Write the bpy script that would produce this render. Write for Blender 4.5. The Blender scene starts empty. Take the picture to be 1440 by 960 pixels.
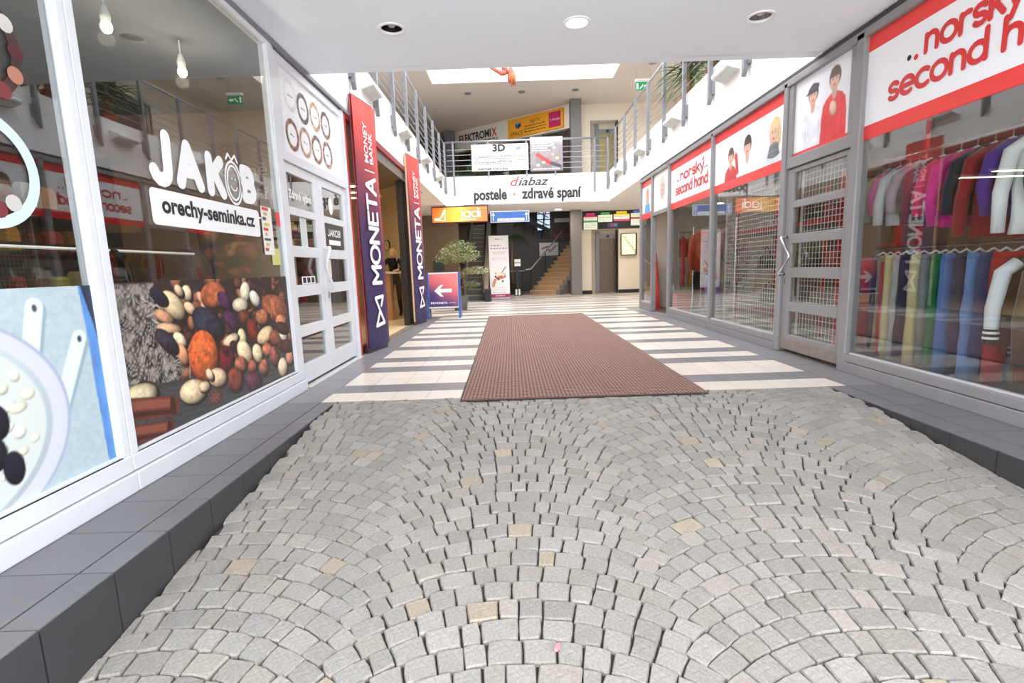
import bpy, bmesh, math, random
import numpy as np
from mathutils import Vector, Matrix, Euler

random.seed(7)
rng = np.random.default_rng(11)
scene = bpy.context.scene
COL = scene.collection

# ------------------------------------------------------------------ camera
cam_data = bpy.data.cameras.new('camera')
cam = bpy.data.objects.new('camera', cam_data)
COL.objects.link(cam)
cam_data.sensor_width = 36.0
cam_data.lens = 17.5
cam_data.clip_start = 0.05
cam_data.clip_end = 300
_p, _y, _r = math.radians(-8.428), math.radians(-0.221), math.radians(-1.883)
_f = Vector((math.sin(_y) * math.cos(_p), math.cos(_y) * math.cos(_p), math.sin(_p)))
_rt = Vector((math.cos(_y), -math.sin(_y), 0))
_up = _rt.cross(_f)
_r2 = _rt * math.cos(_r) + _up * math.sin(_r)
_u2 = -_rt * math.sin(_r) + _up * math.cos(_r)
cam.matrix_world = Matrix(((_r2.x, _u2.x, -_f.x, 0), (_r2.y, _u2.y, -_f.y, 0),
                           (_r2.z, _u2.z, -_f.z, 1.1), (0, 0, 0, 1)))
scene.camera = cam

# ------------------------------------------------------------------ world, light, exposure
world = bpy.data.worlds.new('overcast_sky')
scene.world = world
world.use_nodes = True
_bg = world.node_tree.nodes['Background']
_bg.inputs[0].default_value = (0.91, 0.965, 1.04, 1)
_bg.inputs[1].default_value = 4.6
scene.view_settings.view_transform = 'Standard'
scene.view_settings.look = 'None'
scene.view_settings.exposure = 0.46
scene.view_settings.gamma = 1.0
scene.view_settings.use_curve_mapping = False
scene.cycles.max_bounces = 10
scene.cycles.diffuse_bounces = 5
scene.cycles.glossy_bounces = 4
scene.cycles.transparent_max_bounces = 16
scene.cycles.caustics_reflective = False
scene.cycles.caustics_refractive = False


def area_light(name, loc, rot, sx, sy, power, color=(1, 1, 1)):
    d = bpy.data.lights.new(name, 'AREA')
    d.shape = 'RECTANGLE'
    d.size, d.size_y, d.energy, d.color = sx, sy, power, color
    o = bpy.data.objects.new(name, d)
    COL.objects.link(o)
    o.location, o.rotation_euler = loc, rot
    return o


# ------------------------------------------------------------------ materials
def srgb(c):
    out = []
    for v in c[:3]:
        v = v / 255.0
        out.append(v / 12.92 if v <= 0.04045 else ((v + 0.055) / 1.055) ** 2.4)
    return tuple(out)


MATS = {}


def mat(name, rgb, rough=0.5, metal=0.0, var=0.0, vscale=6.0, bump=0.0, bscale=60.0, emit=0.0, emit_rgb=None,
        rand=0.0, spec=0.5, sheen=0.0, translucent=0.0):
    """procedural material: base colour with a little noise and optional per-object variation"""
    if name in MATS:
        return MATS[name]
    m = bpy.data.materials.new(name)
    m.use_nodes = True
    nt = m.node_tree
    b = nt.nodes['Principled BSDF']
    c = srgb(rgb)
    b.inputs['Roughness'].default_value = rough
    b.inputs['Metallic'].default_value = metal
    b.inputs['Specular IOR Level'].default_value = spec
    b.inputs['Base Color'].default_value = (*c, 1)
    tc = nt.nodes.new('ShaderNodeTexCoord')
    if var > 0 or rand > 0:
        n = nt.nodes.new('ShaderNodeTexNoise')
        n.inputs['Scale'].default_value = vscale
        n.inputs['Detail'].default_value = 4
        nt.links.new(tc.outputs['Object'], n.inputs['Vector'])
        mr = nt.nodes.new('ShaderNodeMapRange')
        mr.inputs[1].default_value, mr.inputs[2].default_value = 0.25, 0.75
        mr.inputs[3].default_value, mr.inputs[4].default_value = 1 - var, 1 + var
        nt.links.new(n.outputs['Fac'], mr.inputs[0])
        fac = mr.outputs[0]
        if rand > 0:
            oi = nt.nodes.new('ShaderNodeObjectInfo')
            mr2 = nt.nodes.new('ShaderNodeMapRange')
            mr2.inputs[3].default_value, mr2.inputs[4].default_value = 1 - rand, 1 + rand
            nt.links.new(oi.outputs['Random'], mr2.inputs[0])
            mu = nt.nodes.new('ShaderNodeMath')
            mu.operation = 'MULTIPLY'
            nt.links.new(fac, mu.inputs[0])
            nt.links.new(mr2.outputs[0], mu.inputs[1])
            fac = mu.outputs[0]
        vm = nt.nodes.new('ShaderNodeVectorMath')
        vm.operation = 'SCALE'
        vm.inputs[0].default_value = c
        nt.links.new(fac, vm.inputs['Scale'])
        nt.links.new(vm.outputs[0], b.inputs['Base Color'])
    if bump > 0:
        n2 = nt.nodes.new('ShaderNodeTexNoise')
        n2.inputs['Scale'].default_value = bscale
        n2.inputs['Detail'].default_value = 5
        nt.links.new(tc.outputs['Object'], n2.inputs['Vector'])
        bp = nt.nodes.new('ShaderNodeBump')
        bp.inputs['Strength'].default_value = bump
        bp.inputs['Distance'].default_value = 0.01
        nt.links.new(n2.outputs['Fac'], bp.inputs['Height'])
        nt.links.new(bp.outputs[0], b.inputs['Normal'])
    if emit > 0:
        e = srgb(emit_rgb or rgb)
        b.inputs['Emission Color'].default_value = (*e, 1)
        b.inputs['Emission Strength'].default_value = emit
    if sheen > 0:
        b.inputs['Sheen Weight'].default_value = sheen
    MATS[name] = m
    return m


def print_mat(name='printed_sheet', rough=0.35, emit=0.0):
    """flat print: colour comes from the colour attribute of the printed sheet"""
    if name in MATS:
        return MATS[name]
    m = bpy.data.materials.new(name)
    m.use_nodes = True
    nt = m.node_tree
    b = nt.nodes['Principled BSDF']
    a = nt.nodes.new('ShaderNodeVertexColor')
    a.layer_name = 'ink'
    nt.links.new(a.outputs[0], b.inputs['Base Color'])
    b.inputs['Roughness'].default_value = rough
    if emit > 0:
        nt.links.new(a.outputs[0], b.inputs['Emission Color'])
        b.inputs['Emission Strength'].default_value = emit
    MATS[name] = m
    return m


def glass_mat(name='pane_glass', r0=0.045, tint=(0.93, 0.96, 0.95), gain=1.0):
    if name in MATS:
        return MATS[name]
    m = bpy.data.materials.new(name)
    m.use_nodes = True
    nt = m.node_tree
    nt.nodes.clear()
    out = nt.nodes.new('ShaderNodeOutputMaterial')
    lw = nt.nodes.new('ShaderNodeLayerWeight')
    lw.inputs[0].default_value = 0.5
    pw = nt.nodes.new('ShaderNodeMath')
    pw.operation = 'POWER'
    pw.inputs[1].default_value = 5.0
    nt.links.new(lw.outputs['Facing'], pw.inputs[0])
    ma = nt.nodes.new('ShaderNodeMath')
    ma.operation = 'MULTIPLY_ADD'
    ma.use_clamp = True
    ma.inputs[1].default_value = (1 - r0) * gain
    ma.inputs[2].default_value = r0 * gain
    nt.links.new(pw.outputs[0], ma.inputs[0])
    tr = nt.nodes.new('ShaderNodeBsdfTransparent')
    tr.inputs[0].default_value = (*tint, 1)
    gl = nt.nodes.new('ShaderNodeBsdfGlossy')
    gl.inputs['Roughness'].default_value = 0.0
    mx = nt.nodes.new('ShaderNodeMixShader')
    nt.links.new(ma.outputs[0], mx.inputs[0])
    nt.links.new(tr.outputs[0], mx.inputs[1])
    nt.links.new(gl.outputs[0], mx.inputs[2])
    nt.links.new(mx.outputs[0], out.inputs[0])
    MATS[name] = m
    return m


GLASS = glass_mat('pane_glass', 0.06, (0.95, 0.97, 0.965), 1.55)
WHITE_FRAME = mat('white_lacquer', (222, 223, 226), 0.35, var=0.03)
GREY_FRAME = mat('grey_lacquer', (140, 136, 136), 0.4, var=0.04)
WALL_WHITE = mat('white_plaster', (246, 243, 240), 0.85, var=0.015, bump=0.05)
WALL_CREAM = mat('cream_plaster', (240, 228, 208), 0.85, var=0.02, bump=0.05)
CEIL_NEAR = mat('ceiling_paint', (243, 250, 255), 0.9, var=0.01)
CEIL_UP = mat('ceiling_paint_warm', (214, 202, 188), 0.9, var=0.02)
STEEL = mat('brushed_steel', (160, 160, 164), 0.35, metal=0.6, var=0.05)
STEEL_MATT = mat('grey_painted_steel', (138, 138, 142), 0.5, metal=0.2, var=0.04)
DARK = mat('dark_paint', (45, 43, 44), 0.6, var=0.1)
BLACK = mat('black_plastic', (18, 18, 20), 0.45)
BROWN_WALL = mat('brown_paint', (120, 102, 84), 0.8, var=0.05)
GREY_WALL = mat('grey_paint', (120, 117, 114), 0.8, var=0.04)
PRINT = print_mat('printed_sheet', 0.4)
VINYL_WHITE = mat('white_vinyl', (246, 246, 246), 0.45)
VINYL_RED = mat('red_vinyl', (238, 62, 58), 0.35, var=0.02)
INK_DARK = mat('dark_ink', (35, 33, 35), 0.5)
INK_RED = mat('red_ink', (214, 52, 48), 0.45)
RED_METAL = mat('red_lacquer', (196, 40, 32), 0.4, var=0.05)
CHROME = mat('chrome', (205, 205, 208), 0.18, metal=0.9)


# ------------------------------------------------------------------ mesh building
class F:
    """a flat frame: origin, right, up; its normal looks at the viewer"""
    def __init__(s, o, r, u=(0, 0, 1)):
        s.o, s.r, s.u = Vector(o), Vector(r).normalized(), Vector(u).normalized()
        s.n = s.r.cross(s.u).normalized()

    def p(s, u, v, w=0.0):
        return s.o + s.r * u + s.u * v + s.n * w


def LEFT(x=-2.07):      # wall on the left of the passage, u = y, v = z
    return F((x, 0, 0), (0, 1, 0))


def RIGHT(x=3.22):      # wall on the right, u = -y, v = z
    return F((x, 0, 0), (0, -1, 0))


def FRONT(y, x=0):      # wall facing the camera, u = x, v = z
    return F((x, y, 0), (1, 0, 0))


class MB:
    def __init__(s):
        s.v, s.f = [], []
        s.layer = 0

    def add(s, vs, fs):
        b = len(s.v)
        s.v += [tuple(v) for v in vs]
        s.f += [tuple(i + b for i in f) for f in fs]
        return s

    def box(s, x0, x1, y0, y1, z0, z1):
        vs = [(x0, y0, z0), (x1, y0, z0), (x1, y1, z0), (x0, y1, z0), (x0, y0, z1), (x1, y0, z1), (x1, y1, z1), (x0, y1, z1)]
        return s.add(vs, [(0, 3, 2, 1), (4, 5, 6, 7), (0, 1, 5, 4), (1, 2, 6, 5), (2, 3, 7, 6), (3, 0, 4, 7)])

    def fbox(s, fr, u0, u1, v0, v1, w0, w1):
        vs = [fr.p(u, v, w) for (u, v, w) in ((u0, v0, w0), (u1, v0, w0), (u1, v1, w0), (u0, v1, w0),
                                              (u0, v0, w1), (u1, v0, w1), (u1, v1, w1), (u0, v1, w1))]
        return s.add(vs, [(0, 3, 2, 1), (4, 5, 6, 7), (0, 1, 5, 4), (1, 2, 6, 5), (2, 3, 7, 6), (3, 0, 4, 7)])

    def prism(s, fr, pts, w0, w1):
        n = len(pts)
        area = sum(pts[i][0] * pts[(i + 1) % n][1] - pts[(i + 1) % n][0] * pts[i][1] for i in range(n))
        if area < 0:
            pts = pts[::-1]
        vs = [fr.p(u, v, w0) for u, v in pts] + [fr.p(u, v, w1) for u, v in pts]
        fs = [tuple(range(n - 1, -1, -1)), tuple(range(n, 2 * n))]
        fs += [(i, (i + 1) % n, n + (i + 1) % n, n + i) for i in range(n)]
        return s.add(vs, fs)

    def flat(s, fr, pts, w=0.0):
        n = len(pts)
        area = sum(pts[i][0] * pts[(i + 1) % n][1] - pts[(i + 1) % n][0] * pts[i][1] for i in range(n))
        if area < 0:
            pts = pts[::-1]
        return s.add([fr.p(u, v, w) for u, v in pts], [tuple(range(n))])

    def tube(s, pts, r, n=8, closed=False, caps=True):
        pts = [Vector(p) for p in pts]
        m = len(pts)
        rs = list(r) if hasattr(r, '__len__') else [r] * m
        vs = []
        prev = None
        for i, p in enumerate(pts):
            if closed:
                t = pts[(i + 1) % m] - pts[i - 1]
            else:
                t = pts[min(i + 1, m - 1)] - pts[max(i - 1, 0)]
            t = t.normalized() if t.length > 1e-9 else Vector((0, 0, 1))
            if prev is None:
                a = Vector((0, 0, 1)) if abs(t.z) < 0.9 else Vector((1, 0, 0))
                x = t.cross(a).normalized()
            else:
                x = (prev - t * prev.dot(t))
                x = x.normalized() if x.length > 1e-6 else t.orthogonal().normalized()
            prev = x
            y = t.cross(x)
            for k in range(n):
                a = 2 * math.pi * k / n
                vs.append(p + (x * math.cos(a) + y * math.sin(a)) * rs[i])
        fs = []
        for i in range(m if closed else m - 1):
            j = (i + 1) % m
            for k in range(n):
                k2 = (k + 1) % n
                fs.append((i * n + k, i * n + k2, j * n + k2, j * n + k))
        if not closed and caps:
            fs.append(tuple(range(n - 1, -1, -1)))
            fs.append(tuple((m - 1) * n + k for k in range(n)))
        return s.add(vs, fs)

    def loft(s, rings, cap=True):
        """rings: equal-length loops of points"""
        n = len(rings[0])
        vs = [p for r in rings for p in r]
        fs = []
        for i in range(len(rings) - 1):
            for k in range(n):
                k2 = (k + 1) % n
                fs.append((i * n + k, i * n + k2, (i + 1) * n + k2, (i + 1) * n + k))
        if cap:
            fs.append(tuple(range(n - 1, -1, -1)))
            fs.append(tuple((len(rings) - 1) * n + k for k in range(n)))
        return s.add(vs, fs)

    def lathe(s, c, prof, n=20, axis=None):
        c = Vector(c)
        rings = []
        for r, z in prof:
            rings.append([c + Vector((r * math.cos(2 * math.pi * k / n), r * math.sin(2 * math.pi * k / n), z)) for k in range(n)])
        return s.loft(rings)

    def ell(s, c, rx, ry, rz, nu=12, nv=8, M=None):
        c = Vector(c)
        vs, fs = [], []
        for i in range(nv + 1):
            ph = math.pi * i / nv
            for k in range(nu):
                a = 2 * math.pi * k / nu
                d = Vector((rx * math.sin(ph) * math.cos(a), ry * math.sin(ph) * math.sin(a), -rz * math.cos(ph)))
                if M is not None:
                    d = M @ d
                vs.append(c + d)
        for i in range(nv):
            for k in range(nu):
                k2 = (k + 1) % nu
                fs.append((i * nu + k, i * nu + k2, (i + 1) * nu + k2, (i + 1) * nu + k))
        return s.add(vs, fs)

    def stroke(s, fr, pts, r, w=0.0, n=5):
        """flat ribbon stroke with round ends in frame fr; sharp bends start a new ribbon a hair higher"""
        P = [Vector((p[0], p[1])) for p in pts]
        P = [p for i, p in enumerate(P) if i == 0 or (p - P[i - 1]).length > 1e-6] or P[:1]
        if len(P) == 1 or (len(P) == 2 and (P[1] - P[0]).length < r * 0.6):
            c = P[0]
            s.add([fr.p(c.x + r * math.cos(k * math.pi / 6), c.y + r * math.sin(k * math.pi / 6), w) for k in range(12)], [tuple(range(12))])
            return s
        closed = (P[0] - P[-1]).length < 1e-5
        if closed:
            m = len(P) - 1
            o_, i_ = [], []
            for i in range(m):
                t = (P[(i + 1) % m] - P[i - 1]).normalized()
                q = Vector((-t.y, t.x)) * r
                o_.append(P[i] - q)
                i_.append(P[i] + q)
            vs = [fr.p(v.x, v.y, w) for v in o_ + i_]
            return s.add(vs, [(i, (i + 1) % m, m + (i + 1) % m, m + i) for i in range(m)])
        runs, cur = [], [P[0]]
        for i in range(1, len(P)):
            cur.append(P[i])
            if i < len(P) - 1:
                d0, d1 = (P[i] - P[i - 1]).normalized(), (P[i + 1] - P[i]).normalized()
                if d0.dot(d1) < 0.6:
                    runs.append(cur)
                    cur = [P[i]]
        runs.append(cur)
        for j, Q in enumerate(runs):
            lo, hi = [], []
            for i in range(len(Q)):
                d0 = (Q[i] - Q[i - 1]).normalized() if i > 0 else (Q[1] - Q[0]).normalized()
                d1 = (Q[i + 1] - Q[i]).normalized() if i < len(Q) - 1 else d0
                t = (d0 + d1).normalized()
                k = r / max(0.5, t.dot(d0))
                q = Vector((-t.y, t.x)) * k
                lo.append(Q[i] - q)
                hi.append(Q[i] + q)
            def cap(c, d):
                a0 = math.atan2(d.y, d.x)
                return [Vector((c.x + r * math.cos(a0 - math.pi / 2 + math.pi * k / n), c.y + r * math.sin(a0 - math.pi / 2 + math.pi * k / n))) for k in range(1, n)]
            W = w + 0.0004 * (j + s.layer)
            b = len(s.v)
            m = len(Q)
            s.v += [tuple(fr.p(v.x, v.y, W)) for v in lo + hi]
            s.f += [(b + i, b + i + 1, b + m + i + 1, b + m + i) for i in range(m - 1)]
            e = cap(Q[-1], (Q[-1] - Q[-2]).normalized())
            b2 = len(s.v)
            s.v += [tuple(fr.p(v.x, v.y, W)) for v in e]
            s.f.append(tuple([b + m - 1] + list(range(b2, b2 + len(e))) + [b + 2 * m - 1]))
            e = cap(Q[0], (Q[0] - Q[1]).normalized())
            b2 = len(s.v)
            s.v += [tuple(fr.p(v.x, v.y, W)) for v in e]
            s.f.append(tuple([b + m] + list(range(b2, b2 + len(e))) + [b]))
        s.layer += len(runs)
        return s

    def build(s, name, material, parent=None, smooth=False, bevel=0.0, loc=None, local=False):
        me = bpy.data.meshes.new(name)
        vs = s.v
        if loc is not None:
            l = Vector(loc)
            vs = [tuple(Vector(v) - l) for v in vs]
        me.from_pydata(vs, [], s.f)
        if isinstance(material, (list, tuple)):
            for m_ in material:
                me.materials.append(m_)
        else:
            me.materials.append(material)
        if smooth:
            me.polygons.foreach_set('use_smooth', [True] * len(me.polygons))
        me.update()
        o = bpy.data.objects.new(name, me)
        COL.objects.link(o)
        if loc is not None:
            o.location = loc
        if parent is not None:
            o.parent = parent
            if not local:
                o.matrix_parent_inverse = parent_world(parent).inverted()
        if bevel > 0:
            md = o.modifiers.new('bevel', 'BEVEL')
            md.width, md.segments, md.limit_method = bevel, 2, 'ANGLE'
        return o


def parent_world(o):
    M = Matrix.Translation(o.location) @ o.rotation_euler.to_matrix().to_4x4() @ Matrix.Diagonal((*o.scale, 1))
    if o.parent:
        M = parent_world(o.parent) @ o.matrix_parent_inverse @ M
    return M


def tag(o, label=None, cat=None, group=None, kind=None):
    if label:
        o['label'] = label
    if cat:
        o['category'] = cat
    if group:
        o['group'] = group
    if kind:
        o['kind'] = kind
    return o


def thing(name, loc, label, cat, group=None, kind=None):
    o = bpy.data.objects.new(name, None)
    o.empty_display_size = 0.1
    COL.objects.link(o)
    o.location = loc
    return tag(o, label, cat, group, kind)


def structure(name, mb, material, label=None, **kw):
    o = mb.build(name, material, **kw)
    o['kind'] = 'structure'
    if label:
        o['label'] = label
    return o


def sroot(name, loc=(0, 0, 0), label=None):
    o = bpy.data.objects.new(name, None)
    o.empty_display_size = 0.1
    COL.objects.link(o)
    o.location = loc
    o['kind'] = 'structure'
    if label:
        o['label'] = label
    return o


# ------------------------------------------------------------------ lettering
def text(body, fr, u, v, size, material, parent, align='LEFT', w=0.002, bold=0.0, shear=0.0, sx=1.0, rot=0.0, name='lettering',
         width=None, space=1.0):
    cu = bpy.data.curves.new('tmp_text', 'FONT')
    cu.body = body
    cu.size = size
    cu.align_x = align
    cu.offset = bold
    cu.shear = shear
    cu.space_character = space
    cu.resolution_u = 3
    ob = bpy.data.objects.new('tmp_text', cu)
    COL.objects.link(ob)
    dg = bpy.context.evaluated_depsgraph_get()
    me = bpy.data.meshes.new_from_object(ob.evaluated_get(dg))
    bpy.data.objects.remove(ob)
    bpy.data.curves.remove(cu)
    n = len(me.vertices)
    co = np.empty(n * 3, np.float32)
    me.vertices.foreach_get('co', co)
    co = co.reshape(-1, 3)
    if width is not None and n:
        x0, x1 = co[:, 0].min(), co[:, 0].max()
        sx = width / max(x1 - x0, 1e-6)
        if align == 'LEFT':
            co[:, 0] -= x0
    c, s_ = math.cos(rot), math.sin(rot)
    x, y = co[:, 0] * sx, co[:, 1]
    X, Y = c * x - s_ * y + u, s_ * x + c * y + v
    o_, r_, u_, n_ = (np.array(q) for q in (fr.o, fr.r, fr.u, fr.n))
    P = o_[None] + X[:, None] * r_[None] + Y[:, None] * u_[None] + n_[None] * w
    me.vertices.foreach_set('co', P.astype(np.float32).ravel())
    me.name = name
    me.materials.clear()
    me.materials.append(material)
    me.update()
    o = bpy.data.objects.new(name, me)
    COL.objects.link(o)
    if parent is not None:
        o.parent = parent
        o.matrix_parent_inverse = parent_world(parent).inverted()
    return o


def arc(cx, cy, rx, ry, a0, a1, n=10):
    return [(cx + rx * math.cos(math.radians(a0 + (a1 - a0) * i / n)), cy + ry * math.sin(math.radians(a0 + (a1 - a0) * i / n))) for i in range(n + 1)]


# simple round stroke alphabet, x-height 1, ascender 1.6 ; (advance, strokes)
def glyph(ch):
    H = 1.55
    G = {
        'n': (0.95, [[(0, 0), (0, 1)], [(0, .6)] + arc(.35, .62, .35, .38, 180, 0, 8) + [(.7, 0)]]),
        'o': (1.15, [arc(.45, .5, .45, .5, 0, 360, 18)]),
        'r': (0.72, [[(0, 0), (0, 1)], [(0, .55)] + arc(.35, .6, .35, .4, 180, 70, 6)]),
        's': (0.85, [arc(.32, .74, .3, .26, 30, 250, 8) + arc(.32, .25, .3, .25, 80, -150, 8)]),
        'k': (0.85, [[(0, 0), (0, H)], [(.6, 1), (.05, .45)], [(.25, .62), (.65, 0)]]),
        'y': (0.85, [[(0, 1), (.35, .1)], [(.7, 1), (.15, -.5)]]),
        'Y': (0.85, [[(0, 1), (.35, .1)], [(.7, 1), (.15, -.5)], [(.45, 1.35), (.65, 1.6)]]),
        'e': (1.05, [[(0.02, .5), (.86, .5)] + arc(.44, .5, .44, .5, 0, 305, 14)]),
        'c': (0.95, [arc(.45, .5, .45, .5, 50, 310, 12)]),
        'd': (1.1, [arc(.42, .5, .42, .5, 0, 360, 16), [(.84, 0), (.84, H)]]),
        'h': (0.98, [[(0, 0), (0, H)], [(0, .6)] + arc(.35, .62, .35, .38, 180, 0, 8) + [(.7, 0)]]),
        'a': (1.1, [arc(.42, .5, .42, .5, 0, 360, 16), [(.84, 0), (.84, 1)]]),
        'i': (0.4, [[(0, 0), (0, 1)], [(0, 1.4), (0, 1.41)]]),
        'j': (0.45, [[(.15, 1)] + [(.15, -.3), (-.05, -.5)], [(.15, 1.4), (.15, 1.41)]]),
        'p': (1.1, [arc(.42, .5, .42, .5, 0, 360, 16), [(0, 1), (0, -.5)]]),
        'l': (0.4, [[(0, 0), (0, H)]]),
        '.': (0.35, [[(0, 0), (0, .01)]]),
        ' ': (0.6, []),
        'M': (1.25, [[(0, 0), (0, 1), (.5, .35), (1, 1), (1, 0)]]),
        'O': (1.3, [arc(.52, .5, .52, .5, 0, 360, 20)]),
        'N': (1.15, [[(0, 0), (0, 1), (.85, 0), (.85, 1)]]),
        'E': (0.9, [[(.65, 0), (0, 0), (0, 1), (.65, 1)], [(0, .5), (.6, .5)]]),
        'T': (0.95, [[(0, 1), (.8, 1)], [(.4, 1), (.4, 0)]]),
        'A': (1.05, [[(0, 0), (.45, 1), (.9, 0)], [(.18, .33), (.72, .33)]]),
        'J': (0.75, [[(.5, 1), (.5, .25)] + arc(.25, .25, .25, .25, 0, -160, 6)]),
        'K': (0.95, [[(0, 0), (0, 1)], [(.65, 1), (.05, .45)], [(.22, .6), (.7, 0)]]),
        'B': (0.95, [[(0, 0), (0, 1), (.35, 1)] + arc(.38, .76, .25, .24, 90, -90, 6) + [(0, .52)],
                     [(.35, .52)] + arc(.4, .26, .3, .26, 90, -90, 6) + [(0, 0)]]),
        'Y_': (0.9, []),
    }
    return G[ch]


def stroke_text(body, fr, u, v, xh, r, material, parent, w=0.002, rot=0.0, sx=1.0, fit=None, shear=0.0, name='lettering', space=0.0):
    """fit = total width in frame units"""
    strokes, x = [], 0.0
    for ch in body:
        adv, ss = glyph(ch)
        for st in ss:
            strokes.append([(x + px, py) for px, py in st])
        x += adv + space
    allx = [p[0] for st in strokes for p in st]
    if fit is not None:
        sx = fit / ((max(allx) - min(allx)) * xh)
    mb = MB()
    c, s_ = math.cos(rot), math.sin(rot)
    for st in strokes:
        q = []
        for px, py in st:
            X, Y = (px + shear * py) * xh * sx, py * xh
            q.append((u + c * X - s_ * Y, v + s_ * X + c * Y))
        mb.layer = mb.layer % 8
        mb.stroke(fr, q, r, w)
    return mb.build(name, material, parent)


# ------------------------------------------------------------------ painted prints
class Canvas:
    """a picture for a flat printed sheet; coordinates in sheet units, origin bottom left"""
    def __init__(s, w, h, nx, ny, rgb=(255, 255, 255)):
        s.w, s.h, s.nx, s.ny = w, h, nx, ny
        xs, ys = np.linspace(0, w, nx), np.linspace(0, h, ny)
        s.X, s.Y = np.meshgrid(xs, ys)
        s.px = w / nx
        s.img = np.empty((ny, nx, 3))
        s.img[:] = rgb

    def mix(s, a, rgb):
        s.img += a[..., None] * (np.array(rgb, float) - s.img)

    def noise(s, sc, seed=0, oct_=3):
        r = np.random.default_rng(seed)
        out = np.zeros_like(s.X)
        amp = 1.0
        for o in range(oct_):
            g = r.random((64, 64))
            u, v = (s.X / sc) % 63, (s.Y / sc) % 63
            i, j = u.astype(int), v.astype(int)
            fu, fv = u - i, v - j
            fu, fv = fu * fu * (3 - 2 * fu), fv * fv * (3 - 2 * fv)
            val = (g[j, i] * (1 - fu) + g[j, i + 1] * fu) * (1 - fv) + (g[j + 1, i] * (1 - fu) + g[j + 1, i + 1] * fu) * fv
            out += amp * (val - 0.5)
            amp *= 0.5
            sc *= 0.5
        return out

    def edge(s, d):
        return np.clip(0.5 - d / (1.2 * s.px), 0, 1)

    def ellipse(s, cx, cy, ax, ay, bx, by, rgb, round_=0.0, tex=0.0, seed=0, tsc=0.02):
        det = ax * by - ay * bx
        if abs(det) < 1e-12:
            return
        dx, dy = s.X - cx, s.Y - cy
        p, q = (dx * by - dy * bx) / det, (dy * ax - dx * ay) / det
        rr = np.sqrt(p * p + q * q)
        k = math.sqrt(abs(det))
        a = s.edge((rr - 1) * k)
        c = np.ones_like(rr)
        if round_:
            la, lb = math.hypot(ax, ay), math.hypot(bx, by)
            nx_, ny_ = dx / max(la, lb), dy / max(la, lb)
            c = 1 + round_ * (0.45 * (-nx_ * 0.5 + ny_) - 0.55 * np.clip(rr, 0, 1) ** 3 + 0.15)
        if tex:
            c = c * (1 + tex * s.noise(tsc, seed))
        col = np.clip(np.array(rgb, float)[None, None] * c[..., None], 0, 255)
        s.img += a[..., None] * (col - s.img)

    def ring(s, cx, cy, r0, r1, rgb, tex=0.0, seed=0, rgb2=None, tsc=0.03):
        d = np.hypot(s.X - cx, s.Y - cy)
        a = s.edge(d - r1) * s.edge(r0 - d)
        base = np.ones_like(s.img) * np.array(rgb, float)
        if rgb2 is not None:
            t = np.clip(s.noise(tsc, seed) * 2.4 + 0.5, 0, 1)
            base = base * (1 - t[..., None]) + np.array(rgb2, float) * t[..., None]
        s.img += a[..., None] * (base - s.img)

    def poly(s, pts, rgb, tex=0.0, seed=0, tsc=0.02):
        n = len(pts)
        a = np.zeros_like(s.X)
        for ox_, oy_ in ((-.3, -.3), (.3, -.3), (-.3, .3), (.3, .3)):
            inside = np.zeros_like(s.X, bool)
            XX, YY = s.X + ox_ * s.px, s.Y + oy_ * s.px
            for i in range(n):
                x0, y0 = pts[i]
                x1, y1 = pts[(i + 1) % n]
                if y0 == y1:
                    continue
                inside ^= ((y0 > YY) != (y1 > YY)) & (XX < (x1 - x0) * (YY - y0) / (y1 - y0) + x0)
            a += inside / 4.0
        col = np.ones_like(s.img) * np.array(rgb, float)
        if tex:
            col = np.clip(col * (1 + tex * s.noise(tsc, seed))[..., None], 0, 255)
        s.img += a[..., None] * (col - s.img)

    def rect(s, x0, y0, x1, y1, rgb):
        a = ((s.X >= x0) & (s.X <= x1) & (s.Y >= y0) & (s.Y <= y1)).astype(float)
        s.mix(a, rgb)

    def line(s, x0, y0, x1, y1, r, rgb):
        dx, dy = x1 - x0, y1 - y0
        t = np.clip(((s.X - x0) * dx + (s.Y - y0) * dy) / max(dx * dx + dy * dy, 1e-12), 0, 1)
        d = np.hypot(s.X - x0 - t * dx, s.Y - y0 - t * dy) - r
        s.mix(s.edge(d), rgb)

    def grad(s, f0, f1, axis='y'):
        t = (s.Y / s.h if axis == 'y' else s.X / s.w)[..., None]
        s.img = np.array(f0, float) * (1 - t) + np.array(f1, float) * t

    def scribble(s, x0, x1, y, hgt, rgb, seed=0, word=4.0):
        """a run of tiny unreadable print"""
        r = np.random.default_rng(seed)
        x = x0
        while x < x1:
            wd = hgt * r.uniform(1.2, word)
            s.rect(x, y, min(x + wd, x1), y + hgt * r.uniform(.7, 1.0), rgb)
            x += wd + hgt * 0.7

    def sheet(s, fr, u, v, parent, w=0.003, name='print', material=None, thick=0.0, bend=None):
        nx, ny = s.nx, s.ny
        o_, r_, u_, n_ = (np.array(q) for q in (fr.o, fr.r, fr.u, fr.n))
        W_ = np.full_like(s.X, w)
        if bend is not None:
            W_ = W_ + bend(s.X, s.Y)
        P = o_ + (s.X + u)[..., None] * r_ + (s.Y + v)[..., None] * u_ + W_[..., None] * n_
        P = P.reshape(-1, 3)
        idx = np.arange(nx * ny).reshape(ny, nx)
        q = np.stack([idx[:-1, :-1], idx[:-1, 1:], idx[1:, 1:], idx[1:, :-1]], -1).reshape(-1, 4)
        me = bpy.data.meshes.new(name)
        me.from_pydata(P.tolist(), [], q.tolist())
        c = np.clip(s.img, 0, 255) / 255.0
        c = np.where(c <= 0.04045, c / 12.92, ((c + 0.055) / 1.055) ** 2.4)
        a = me.color_attributes.new('ink', 'FLOAT_COLOR', 'POINT')
        buf = np.ones((nx * ny, 4), np.float32)
        buf[:, :3] = c.reshape(-1, 3)
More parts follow.
